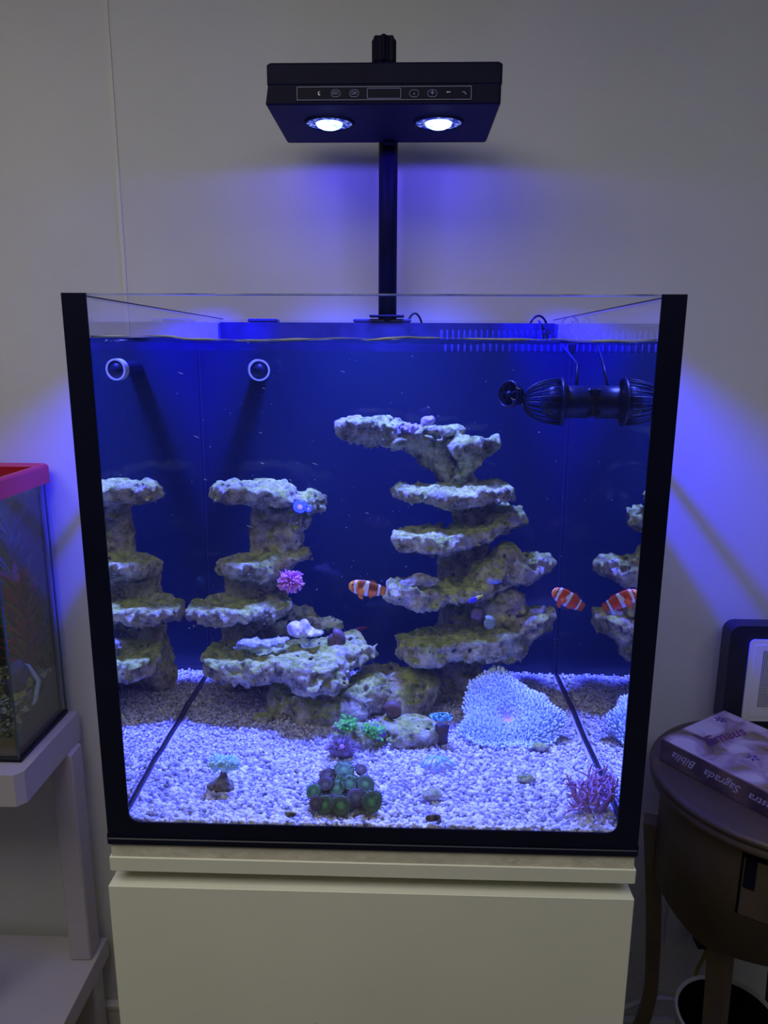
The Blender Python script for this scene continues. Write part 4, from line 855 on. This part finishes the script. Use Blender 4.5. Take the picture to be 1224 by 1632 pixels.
def clown_fins(a, b): return [('dorsal_fin', [(-0.20,0.16), (0.32,0.12), (0.33,0.24), (0.20,0.30), (0.05,0.25), (-0.08,0.29), (-0.2,0.24)], [b, (0.04,0.03,0.02)], False),
    ('tail_fin', [(0.44,0.07), (0.44,-0.07), (0.56,-0.16), (0.66,-0.12), (0.68,0.0), (0.66,0.12), (0.56,0.16)], [a, b], False),
    ('anal_fin', [(0.12,-0.16), (0.34,-0.10), (0.34,-0.24), (0.24,-0.32), (0.14,-0.28)], [a, (0.04,0.03,0.02)], False),
    ('pelvic_fin', [(-0.18,-0.24), (-0.04,-0.25), (0.02,-0.36), (-0.06,-0.38), (-0.14,-0.33)], [a, a], False),
    ('pectoral_fin', [(-0.20,0.0), (-0.20,-0.10), (-0.08,-0.20), (0.0,-0.16), (0.02,-0.06), (-0.06,0.01)], [a, a], True)]
c1_ = wat(581, 937, .30); fish('clownfish', 'orange brown clownfish swimming towards the gap between the rock towers', c1_, 0.044, 0.0, R_(9), clown_col(False), clown_h, clown_fins(O1, O1d))
c2_ = wat(902, 953, .275); fish('clownfish', 'red orange clownfish nose up in open water beside the tall tower', c2_, 0.043, R_(8), R_(30), clown_col(True), clown_h, clown_fins((0.85,0.16,0.03), (0.6,0.08,0.02)))
def dam_h(t_): s_ = math.sin(PI*min(1, t_**0.7*0.92)); v = 0.02 + 0.15*s_; return v, v
c3_ = wat(757, 955, .335); fish('damselfish', 'tiny dark blue fish with yellow tail before the tower pillar', c3_, 0.021, R_(0), R_(-28), lambda t_, s_: (0.06,0.05,0.75) if t_ < 0.62 else (0.75,0.65,0.05), dam_h,
    [('tail_fin', [(0.44,0.05), (0.44,-0.05), (0.62,-0.14), (0.58,0.0), (0.62,0.14)], [(0.8,0.7,0.05)], False), ('dorsal_fin', [(-0.15,0.14), (0.3,0.1), (0.25,0.19), (0.0,0.21)], [(0.06,0.05,0.6)], False)], wid=0.5, eye=(0.6,0.6,0.7))
c4_ = wat(573, 1003, .50); fish('cardinalfish', 'dim dark red fish hiding behind the broad low plate', c4_, 0.022, R_(20), R_(-10), lambda t_, s_: (0.28,0.04,0.06), dam_h,
    [('tail_fin', [(0.44,0.05), (0.44,-0.05), (0.62,-0.12), (0.62,0.12)], [(0.25,0.04,0.06)], False)], wid=0.5, eye=(0.6,0.3,0.3))
g = G(); r = np.random.RandomState(33)
for i in range(16):
    x_ = r.uniform(-0.2, 0.15); z_ = r.uniform(0.36, 0.54); l_ = r.uniform(0.002, 0.006); g.tube([(x_, 0.0004, z_), (x_ + l_, 0.0004, z_ - l_*0.35)], 0.00022, 4)
tag(g.build('fine_scratches', M['white'], aq), kind='stuff')
# suspended specks
r = np.random.RandomState(77); n = 130; px_ = r.uniform(-0.26, 0.27, n); py_ = r.uniform(0.03, 0.5, n); pz_ = r.uniform(0.10, 0.55, n); V, F = pebbles(px_, py_, pz_, r.uniform(0.0003, 0.0007, n), 78)
tag(fast('floating_specks', V, F, M['white']), 'fine white specks drifting in the aquarium water', 'particles', kind='stuff')

# ================================================================== SECOND TANK AND STAND
SX = -0.65; FY = 0.425; BKY = 0.612; TB = -0.163
st = thing('tank_stand', 'white painted stand carrying the red-rimmed tank', 'stand', (-0.85, 0.5, FLZ))
def framebar(z0, z1, xr, yf, ch, name, parent, x_l=-1.2, yb=0.618):
    P = [(x_l, yf), (xr - ch, yf), (xr, yf + ch*1.2), (xr, yb), (x_l, yb)]; n = len(P); g = G(); V = [(x, y, z0) for x, y in P] + [(x, y, z1) for x, y in P]
    g.add(V, [tuple(range(n-1, -1, -1)), tuple(range(n, 2*n))] + [(i, (i+1) % n, n+(i+1) % n, n+i) for i in range(n)]); return g.build(name, M['white_metal'], parent)
framebar(-0.232, -0.171, -0.628, 0.385, 0.012, 'top_frame', st)
sh = framebar(-0.760, -0.715, -0.610, 0.27, 0.012, 'lower_shelf', st)
for x_, y_ in ((-0.665, 0.555), (-0.82, 0.40), (-1.16, 0.555), (-1.16, 0.40)): G().box((x_, y_, -0.715), (x_ + 0.045, y_ + 0.048, -0.232), bev=0.003).build('leg', M['white_metal'], st)
for x_, y_ in ((-0.665, 0.555), (-0.82, 0.30), (-1.16, 0.555), (-1.16, 0.30)): G().box((x_, y_, FLZ), (x_ + 0.045, y_ + 0.048, -0.760), bev=0.003).build('leg', M['white_metal'], st)
t2 = thing('small_aquarium', 'smaller glass tank with a red plastic rim standing on the white stand', 'aquarium', (-0.9, 0.52, TB))
G().box((-1.15, FY, -0.1705), (SX + 0.004, BKY, TB), bev=0.001).build('black_base_mat', M['black'], t2)
G().box((SX - 0.006, FY + 0.0062, TB), (SX, BKY, 0.318)).build('side_pane', M['glass'], t2)
G().box((-1.15, FY, TB), (SX, FY + 0.006, 0.318)).build('front_pane', M['glass'], t2)
G().box((-1.15, BKY - 0.006, TB), (SX - 0.0062, BKY, 0.318)).build('back_pane', M['tank2back'], t2)
for y_ in (FY, BKY - 0.002): G().box((SX - 0.0005, y_ - 0.001, TB), (SX + 0.0012, y_ + 0.004, 0.318)).build('silicone_edge', mat('edge_green', (0.02,0.07,0.08), 0.2, spec=0.8) if y_ == FY else bpy.data.materials['edge_green'], t2)
g = G(); x0, x1, y0, y1 = -1.17, SX + 0.010, FY - 0.012, BKY + 0.012
R1 = rounded(x0, x1, y0, y1, 0.337, .012); R2 = rounded(x0, x1, y0, y1, 0.306, .012); R3 = rounded(x0+.024, x1-.024, y0+.024, y1-.024, 0.337, .004); R4 = rounded(x0+.018, x1-.012, y0+.012, y1-.012, 0.306, .004)
R0 = rounded(x0+.003, x1-.003, y0+.003, y1-.003, 0.341, .012); n = len(R1); V = R2 + R1 + R0 + R3 + R4
g.add(V, [(k*n+i, k*n+(i+1) % n, ((k+1) % 5)*n+(i+1) % n, ((k+1) % 5)*n+i) for k in range(5) for i in range(n)]); g.build('red_rim', M['red'], t2, smooth=False)
# its contents
gx = RNG.uniform(-0.78, SX - 0.012, 1400); gy = RNG.uniform(FY + 0.012, BKY - 0.014, 1400); gzz = -0.125 + 0.34*(gy - FY)*1.0 + RNG.uniform(-.003, .003, 1400)
V, F = pebbles(gx, gy, gzz, RNG.uniform(.0025, .005, 1400), 90); cc = np.repeat(np.array([(0.25,0.22,0.12), (0.12,0.11,0.08), (0.45,0.42,0.28), (0.06,0.05,0.05)])[RNG.randint(0, 4, 1400)], 12, 0)
Vb = np.array([(-0.79, FY+.007, TB+.001), (SX-.007, FY+.007, TB+.001), (SX-.007, BKY-.008, TB+.001), (-0.79, BKY-.008, TB+.001), (-0.79, FY+.007, -.128), (SX-.007, FY+.007, -.128), (SX-.007, BKY-.008, -.068), (-0.79, BKY-.008, -.068)])
Fb = np.array([(4,5,6),(4,6,7),(0,1,5),(0,5,4),(1,2,6),(1,6,5),(2,3,7),(2,7,6),(3,0,4),(3,4,7),(0,2,1),(0,3,2)]); V = np.concatenate([V, Vb]); F = np.concatenate([F, Fb + len(V) - 8]); cc = np.concatenate([cc, np.tile((0.1,0.09,0.06), (8, 1))])
tag(fast('mixed_gravel', V, F, M['grav'], smooth=False, col=cc), 'dark mixed gravel in the red-rimmed tank', 'gravel', kind='stuff')
def leafplant(name, label, cx, cy_, cz, h, spread, cols, n, seed, w_=0.012):
    root = thing(name, label, 'plant', (cx, cy_, cz)); r = np.random.RandomState(seed)
    G().tube([(cx, cy_, cz), (cx, cy_, cz + h*0.8)], [0.004, 0.0015], 6, col=(0.08,0.07,0.03)).build('stem', M['vc'], root, smooth=True, col=True)
    for i in range(n):
        t_ = i/n; a_ = i*2.4; b = np.array([cx, cy_, cz + h*(0.1 + 0.8*t_)]); d = np.array([math.cos(a_)*spread, math.sin(a_)*spread*0.5, 0.35*spread + 0.2*h*r.rand()]); q = b + d*(0.7 + 0.5*r.rand()); q[0] = min(q[0], SX - 0.010); q[1] = min(max(q[1], FY + 0.01), BKY - 0.012)
        d = q - b; sd = np.cross(d, [0,0,1]); sd /= np.linalg.norm(sd) + 1e-9; sd = sd*w_*(0.7 + 0.6*r.rand()); m1 = b + d*0.5
        V = [b, m1 + sd + (0,0,.004), m1 - (0,0,.001), m1 - sd + (0,0,.004), q]; V2 = [np.array(v) - (0, 0, 0.0008) for v in V]
        G().add(np.array(V + V2), [(0,1,2),(0,2,3),(1,4,2),(2,4,3),(5,7,6),(5,8,7),(6,7,9),(7,8,9),(0,5,6,1),(1,6,9,4),(4,9,8,3),(3,8,5,0)], cols[r.randint(len(cols))]).build('leaf', M['vc'], root, col=True)
leafplant('plastic_plant', 'red leafy plastic plant in the red-rimmed tank', -0.690, 0.565, -0.08, 0.22, 0.055, [(0.30,0.01,0.03), (0.22,0.01,0.04), (0.36,0.04,0.05), (0.22,0.18,0.02)], 90, 1, 0.008)
leafplant('plastic_plant', 'green leafy plastic plant beside the red one', -0.668, 0.592, -0.08, 0.20, 0.035, [(0.02,0.12,0.05), (0.01,0.08,0.04)], 40, 2, 0.008)
leafplant('plastic_plant', 'tall dark green plastic plant high in the red-rimmed tank', -0.72, 0.59, -0.07, 0.36, 0.06, [(0.02,0.12,0.10), (0.03,0.16,0.16)], 26, 3)
def tp(px_, py_, y): return at(px_, py_, y)
P = [tp(25, 1055, .55), tp(45, 1062, .55), tp(62, 1085, .54), tp(63, 1115, .52), tp(45, 1150, .49), tp(34, 1180, .46), tp(30, 1200, .45)]
for q in P: q[0] = min(q[0], SX - 0.011)
tag(G().tube(P, 0.0045, 8).build('air_hose', M['cable'], smooth=True), 'pale air hose bending down inside the red-rimmed tank', 'hose')
c = tp(28, 1090, .53); c[0] = min(c[0], SX - 0.03); on = thing('tank_ornament', 'small dark ornament with yellow patches on the gravel', 'ornament', (c[0], c[1], -0.12))
V, F = rock([('e', c, (0.024, 0.022, 0.045))], 95, h=0.003, rough=0.5, clip=False); rr = vn(V, 45, 3); cc = np.tile((0.06,0.045,0.07), (len(V), 1)); cc[rr > 0.10] = (0.65,0.55,0.06); fast('body', V, F, M['vc'], on, col=cc)
g = G().box((-0.79, FY + 0.0075, TB + 0.0005), (SX - 0.0068, BKY - 0.0072, 0.285)); tag(g.build('tank_water', M['water2'] if 'water2' in M else mat_clear('still_water', 1.12, (0.66,0.76,0.80), both=1)[0]), 'still murky water in the red-rimmed tank', 'water')

# ================================================================== SIDE TABLE, BOOK, APPLIANCE
TC = (0.684, 0.416); TZ = -0.16; TRr = 0.2095
tb = thing('side_table', 'round bronze-painted side table with a drawer and splayed legs', 'table', (TC[0], TC[1], FLZ))
G().lathe([(0.0, 0.0), (TRr-.012, 0.0), (TRr-.004, -.002), (TRr, -.007), (TRr-.002, -.012), (TRr-.007, -.0145), (TRr-.006, -.018), (TRr-.002, -.022), (TRr-.004, -.029), (TRr-.012, -.033), (TRr-.02, -.035), (0.0, -.035)], 96, T=TR((TC[0], TC[1], TZ))).build('tabletop', M['bronze'], tb, smooth=True)
ra_ = 0.186; g = G(); n = 72; zt_ = TZ - 0.035; V = []; F = []
def apz(a_): return -0.435 if math.sin(a_) > -2 else 0
for i in range(n):
    a_ = 2*PI*i/n; zb__ = -0.405 + 0.022*abs(math.cos(2*a_ + 0.3)); 
    V += [(TC[0]+ra_*math.cos(a_), TC[1]+ra_*math.sin(a_), zt_), (TC[0]+ra_*math.cos(a_), TC[1]+ra_*math.sin(a_), zb__), (TC[0]+(ra_-.014)*math.cos(a_), TC[1]+(ra_-.014)*math.sin(a_), zb__), (TC[0]+(ra_-.014)*math.cos(a_), TC[1]+(ra_-.014)*math.sin(a_), zt_)]
for i in range(n):
    j = (i+1) % n; F += [(4*i, 4*i+1, 4*j+1, 4*j), (4*i+1, 4*i+2, 4*j+2, 4*j+1), (4*i+2, 4*i+3, 4*j+3, 4*j+2)]
g.add(V, [f_[::-1] for f_ in F]); g.build('apron', M['bronze'], tb, smooth=True)
def arcpanel(px0, px1, py0, py1, rad, th, name, m, parent, both=None):
    """curved panel on the apron seen between two pixel columns"""
    def hit(px, py):
        d = ray(px, py); o = CAM[:2] - np.array(TC); a = d[:2] @ d[:2]; b = 2*(o @ d[:2]); c = o @ o - rad*rad; t_ = (-b - math.sqrt(max(0, b*b - 4*a*c)))/(2*a); P = CAM + d*t_; return math.atan2(P[1]-TC[1], P[0]-TC[0]), P[2]
    a0, z0 = hit(px0, py0); a1, z1 = hit(px1, py1); N = 14; g = G(); V = []
    for i in range(N + 1):
        a_ = a0 + (a1 - a0)*i/N
        for r_, z_ in ((rad + th, z0), (rad + th, z1), (rad - 0.001, z1), (rad - 0.001, z0)): V.append((TC[0] + r_*math.cos(a_), TC[1] + r_*math.sin(a_), z_))
    F = [(4*i+j, 4*i+(j+1) % 4, 4*i+4+(j+1) % 4, 4*i+4+j) for i in range(N) for j in range(4)] + [(0,1,2,3)[::-1], tuple(4*N+j for j in range(4))]
    g.add(V, F); return g.build(name, m, parent), a0, z0, a1, z1
dr, a0, z0, a1, z1 = arcpanel(1184, 1224, 1352, 1474, ra_, 0.0008, 'drawer_gap', M['dark'], tb)
N = 14; g = G(); V = []; a1b = a0 + 0.62
for i in range(N + 1):
    a_ = a0 + 0.025 + (a1b - a0 - 0.05)*i/N
    for r_, z_ in ((ra_+.0035, z0 - .012), (ra_+.0035, z1 + .003), (ra_-.001, z1 + .003), (ra_-.001, z0 - .012)): V.append((TC[0] + r_*math.cos(a_), TC[1] + r_*math.sin(a_), z_))
g.add(V, [(4*i+j, 4*i+(j+1) % 4, 4*i+4+(j+1) % 4, 4*i+4+j) for i in range(N) for j in range(4)] + [(3,2,1,0), tuple(4*N+j for j in range(4))]); drw = g.build('drawer', M['bronze'], tb)
arcpanel(1190, 1202, 1360, 1420, ra_ + .0035, 0.0012, 'drawer_slot', M['dark'], drw)
g = G().tube([(TC[0]+.19*math.cos(a0+.31), TC[1]+.19*math.sin(a0+.31), (z0+z1)/2), (TC[0]+.205*math.cos(a0+.31), TC[1]+.205*math.sin(a0+.31), (z0+z1)/2)], [0.005, 0.010], 14); g.build('knob', M['brass'], drw, smooth=True)
def tleg(pts, w0, w1):
    g = G(); P = np.array(pts); V = []; F = []; k = len(P)
    for i in range(k):
        w_ = w0 + (w1 - w0)*i/(k-1); rad = P[i][:2] - np.array(TC); rad = rad/np.linalg.norm(rad); tg = np.array([-rad[1], rad[0]])
        for s1, s2 in ((-1,-1), (1,-1), (1,1), (-1,1)): V.append((P[i][0] + s1*w_*tg[0] + s2*w_*0.8*rad[0], P[i][1] + s1*w_*tg[1] + s2*w_*0.8*rad[1], P[i][2]))
    for i in range(k-1):
        for j in range(4): F.append((4*i+j, 4*i+(j+1) % 4, 4*i+4+(j+1) % 4, 4*i+4+j))
    F += [(3,2,1,0), tuple(4*(k-1)+j for j in range(4))]; g.add(V, F); return g.build('leg', M['bronze'], tb, smooth=False)
def curve_leg(ang, w0=0.018, w1=0.013, r0=0.195):
    P = []
    for t_ in np.linspace(0, 1, 14): z_ = -0.30 + (FLZ + 0.30)*t_; rr_ = r0 - 0.028*math.sin(t_*PI*0.8) + 0.085*max(0, t_-0.55)**1.3*2; P.append((TC[0] + rr_*math.cos(ang), TC[1] + rr_*math.sin(ang), z_))
    return tleg(P, w0, w1)
pf = onz(1158, 1490, -0.40); angf = math.atan2(pf[1]-TC[1], pf[0]-TC[0]); 
for k in (0, 1, 2, 3): curve_leg([angf, angf + PI/2, angf + PI, R_(158)][k], r0=0.195 if k == 3 else 0.166)
# book
A_ = np.array([0.4955, 0.462]); dl = np.array([0.57, -0.82]); dl /= np.linalg.norm(dl); dw = np.array([0.82, 0.57]); dw /= np.linalg.norm(dw)
BT = np.eye(4); BT[:3,0] = (*dl, 0); BT[:3,1] = (*dw, 0); BT[:3,3] = (*A_, TZ + 0.0005)
bk = thing('book', 'thick boxed bible with a lilac floral cover on the side table', 'book', (*A_, TZ))
t = NT('book_cover'); b = t.add('ShaderNodeBsdfPrincipled'); b.inputs['Roughness'].default_value = 0.35; co = t.add('ShaderNodeTexCoord'); no = t.add('ShaderNodeTexNoise', Scale=14.0, Detail=6.0, Distortion=1.2); t.link(co.outputs['Object'], no.inputs['Vector'])
rr = t.add('ShaderNodeValToRGB'); cr = rr.color_ramp; cr.elements[0].position = 0.34; cr.elements[0].color = (0.07,0.035,0.13,1); cr.elements[1].position = 0.62; cr.elements[1].color = (0.62,0.56,0.66,1)
e = cr.elements.new(0.46); e.color = (0.33,0.24,0.36,1); e = cr.elements.new(0.41); e.color = (0.28,0.21,0.09,1); t.link(no.outputs[0], rr.inputs[0]); t.link(rr.outputs[0], b.inputs['Base Color']); t.link(b.outputs[0], t.out.inputs[0]); M['cover'] = t.m
M['spine'] = mat('book_spine', (0.035,0.02,0.05), 0.4, var=(0.20,0.13,0.09), scale=16)
bh = 0.042; G().box((0.003, 0.004, 0.002), (0.247, 0.186, bh - 0.002), T=BT).build('pages', M['page'], bk)
G().box((0, 0, bh - 0.002), (0.25, 0.19, bh), T=BT, bev=0.0006).build('front_cover', M['cover'], bk)
G().box((0, 0, 0), (0.25, 0.19, 0.002), T=BT, bev=0.0006).build('back_cover', M['cover'], bk)
sp_ = G().box((0, -0.0015, 0.0), (0.25, 0.0035, bh - 0.0003), T=BT, bev=0.0012).build('spine', M['spine'], bk)
M['silver'] = mat('silver_ink', (0.55,0.53,0.62), 0.4); M['wine'] = mat('wine_ink', (0.14,0.035,0.12), 0.5); M['gold'] = mat('gold_ink', (0.35,0.26,0.06), 0.4)
# upside-down script on the spine: x axis runs from far end to near end
def sptxt(g, body, size, u, v): 
    T2 = np.eye(4); T2[:3,0] = BT[:3,:3] @ (-1,0,0); T2[:3,1] = (0,0,-1); T2[:3,2] = BT[:3,:3] @ (0,-1,0); T2[:3,3] = (BT @ np.array([u, -0.0018, v, 1]))[:3]; text_geo(g, body, size, T2, shear=0.45, depth=0.0002)
g = G(); sptxt(g, 'Biblia', 0.021, 0.050, 0.023); sptxt(g, 'Sagrada', 0.021, 0.122, 0.022); sptxt(g, 'Nuestra', 0.019, 0.200, 0.021); g.build('spine_title', M['silver'], sp_)
g = G(); T2 = np.eye(4); ux = BT[:3,:3] @ np.array([0.15, 0.99, 0]); T2[:3,0] = ux; T2[:3,1] = np.cross([0,0,1], ux); T2[:3,3] = (BT @ np.array([0.058, 0.098, bh + 0.0001, 1]))[:3]
text_geo(g, 'Emaus', 0.036, T2, shear=0.5, depth=0.0003, bold=0.0004); g.build('cover_title', M['wine'], bpy.data.objects[bk.children[1].name] if False else bk)
def petals(g, u, v, s_, n, col=None):
    for k in range(n):
        a_ = k*2*PI/n + 0.3; P = [(u + s_*0.1*math.cos(a_), v + s_*0.1*math.sin(a_)), (u + s_*0.6*math.cos(a_ + 0.35), v + s_*0.6*math.sin(a_ + 0.35)), (u + s_*math.cos(a_), v + s_*math.sin(a_)), (u + s_*0.6*math.cos(a_ - 0.35), v + s_*0.6*math.sin(a_ - 0.35))]
        V = [(x, y, bh + 0.0001) for x, y in P] + [(x, y, bh + 0.0004) for x, y in P]; g.add(V, [(3,2,1,0), (4,5,6,7), (0,1,5,4), (1,2,6,5), (2,3,7,6), (3,0,4,7)], None, BT)
g = G(); petals(g, 0.118, 0.150, 0.010, 6); g.build('cover_flower', M['wine'], bk)
g = G(); petals(g, 0.125, 0.075, 0.013, 5); g.build('cover_flower', mat('violet_ink', (0.08,0.05,0.30), 0.5), bk)
g = G(); petals(g, 0.018, 0.150, 0.012, 6); g.build('cover_flower', bpy.data.materials['violet_ink'], bk)
g = G(); petals(g, 0.113, 0.072, 0.009, 4); g.build('cover_flower', M['gold'], bk)
# perforated appliance
ap = thing('electric_heater', 'dark-framed appliance with perforated white front behind the book', 'appliance', (0.80, 0.60, TZ))
def rrect(x0, x1, z0, z1, r, n=7):
    P = []
    for cx, cz, a0_ in ((x1-r, z0+r, -PI/2), (x1-r, z1-r, 0), (x0+r, z1-r, PI/2), (x0+r, z0+r, PI)):
        for k in range(n): a_ = a0_ + PI/2*k/(n-1); P.append((cx + r*math.cos(a_), cz + r*math.sin(a_)))
    return P
q = at(1166, 1000, 0.575); xl = q[0]; ztp = at(1200, 998, 0.575)[2]; q2 = at(1196, 1019, 0.574)
G().prism(rrect(xl, xl + 0.30, TZ + 0.001, ztp, 0.020), 0.575, 0.612).build('frame', M['navyplastic'], ap)
G().prism(rrect(q2[0], q2[0] + 0.255, TZ + 0.02, q2[2], 0.010), 0.572, 0.576).build('front_panel', M['whiteplastic'], ap)
G().prism(rrect(q2[0] + .010, q2[0] + 0.245, TZ + 0.03, q2[2] - .010, 0.004), 0.5712, 0.5722).build('inner_panel', M['whiteplastic'], ap)
hg = G(); hx0 = at(1217, 1040, .571)[0]; hz0 = at(1217, 1039, .571)[2]
for i in range(16):
    for j in range(34): x_ = hx0 + i*0.0034; z_ = hz0 - j*0.0034; hg.box((x_, 0.5706, z_), (x_ + .0019, 0.5713, z_ + .0019))
tag(hg.build('perforation', M['dot'], ap), kind='stuff')
# ================================================================== UNDER THE TABLE
c = onz(1155, 1632, -0.67); bc_ = (0.655, 0.425); br = 0.092
bn = thing('waste_bin', 'white round waste bin under the side table', 'bin', (bc_[0], bc_[1], FLZ))
G().lathe([(0.0, FLZ + .002), (0.075, FLZ + .002), (br, -0.672), (br + .003, -0.67), (br, -0.668), (br - .004, -0.672), (0.072, FLZ + .008), (0, FLZ + .008)], 48, T=TR((bc_[0], bc_[1], 0))).build('body', [M['whiteplastic']], bn, smooth=True)
G().lathe([(br - .0045, -0.674), (0.0715, FLZ + .009), (0, FLZ + .009)], 48, T=TR((bc_[0], bc_[1], 0))).build('dark_interior', M['dark'], bn, smooth=True)  # dark surface set just inside the bin wall
def spl(P, n=30):
    P = np.array(P, float); m = len(P); Q = np.vstack([2*P[0]-P[1], P, 2*P[-1]-P[-2]]); out = []
    for i in range(m-1):
        for t_ in np.linspace(0, 1, max(3, n//(m-1)), endpoint=(i == m-2)):
            a, b, c_, d = Q[i:i+4]; out.append(0.5*((2*b) + (-a+c_)*t_ + (2*a-5*b+4*c_-d)*t_**2 + (-a+3*b-3*c_+d)*t_**3))
    return out
def wp_(px, py, y=0.615): return at(px, py, y)
tag(G().tube(spl([wp_(1045, 1385, .625), wp_(1012, 1440, .62), wp_(1004, 1500, .615), wp_(1015, 1560, .61), wp_(1055, 1577, .60), wp_(1100, 1580, .60), wp_(1130, 1550, .60), wp_(1138, 1500, .61), wp_(1136, 1470, .625)]), 0.0022, 6).build('power_cable', M['cable'], smooth=True), 'thin white cable looping down the wall behind the side table', 'cable')
tag(G().tube(spl([wp_(985, 1610, .56), wp_(1020, 1597, .55), wp_(1055, 1591, .55), wp_(1095, 1600, .54), wp_(1130, 1625, .56)]), 0.0055, 8).build('white_hose', M['cable'], smooth=True), 'thicker white hose crossing near the floor to the bin', 'hose')
tag(G().tube(spl([wp_(1130, 1485, .625), wp_(1124, 1520, .62), wp_(1110, 1550, .62), wp_(1108, 1580, .615), wp_(1107, 1640, .61)]), 0.0042, 8).build('yellow_cable', M['ycable'], smooth=True), 'dull yellow cable hanging under the side table', 'cable')
a = wp_(1109, 1464, .625); b = wp_(1126, 1500, .625); pl = thing('power_adapter', 'black plug adapter in the wall socket behind the table', 'adapter', ((a[0]+b[0])/2, .62, b[2])); G().box((a[0], 0.6, b[2]), (b[0], 0.632, a[2]), bev=0.002).build('housing', M['black'], pl)
G().box((a[0]-.004, 0.632, b[2]-.004), (b[0]+.004, 0.6345, a[2]+.004), bev=0.0008).build('socket_face', M['whiteplastic'], pl)
a = wp_(1066, 1442, .636); b = wp_(1128, 1505, .636); so = thing('wall_socket', 'white wall socket plate behind the side table', 'socket', (a[0], WY, b[2])); G().box((a[0], 0.6348, b[2]), (b[0], 0.6398, a[2]), bev=0.0015).build('plate', M['trim'], so)
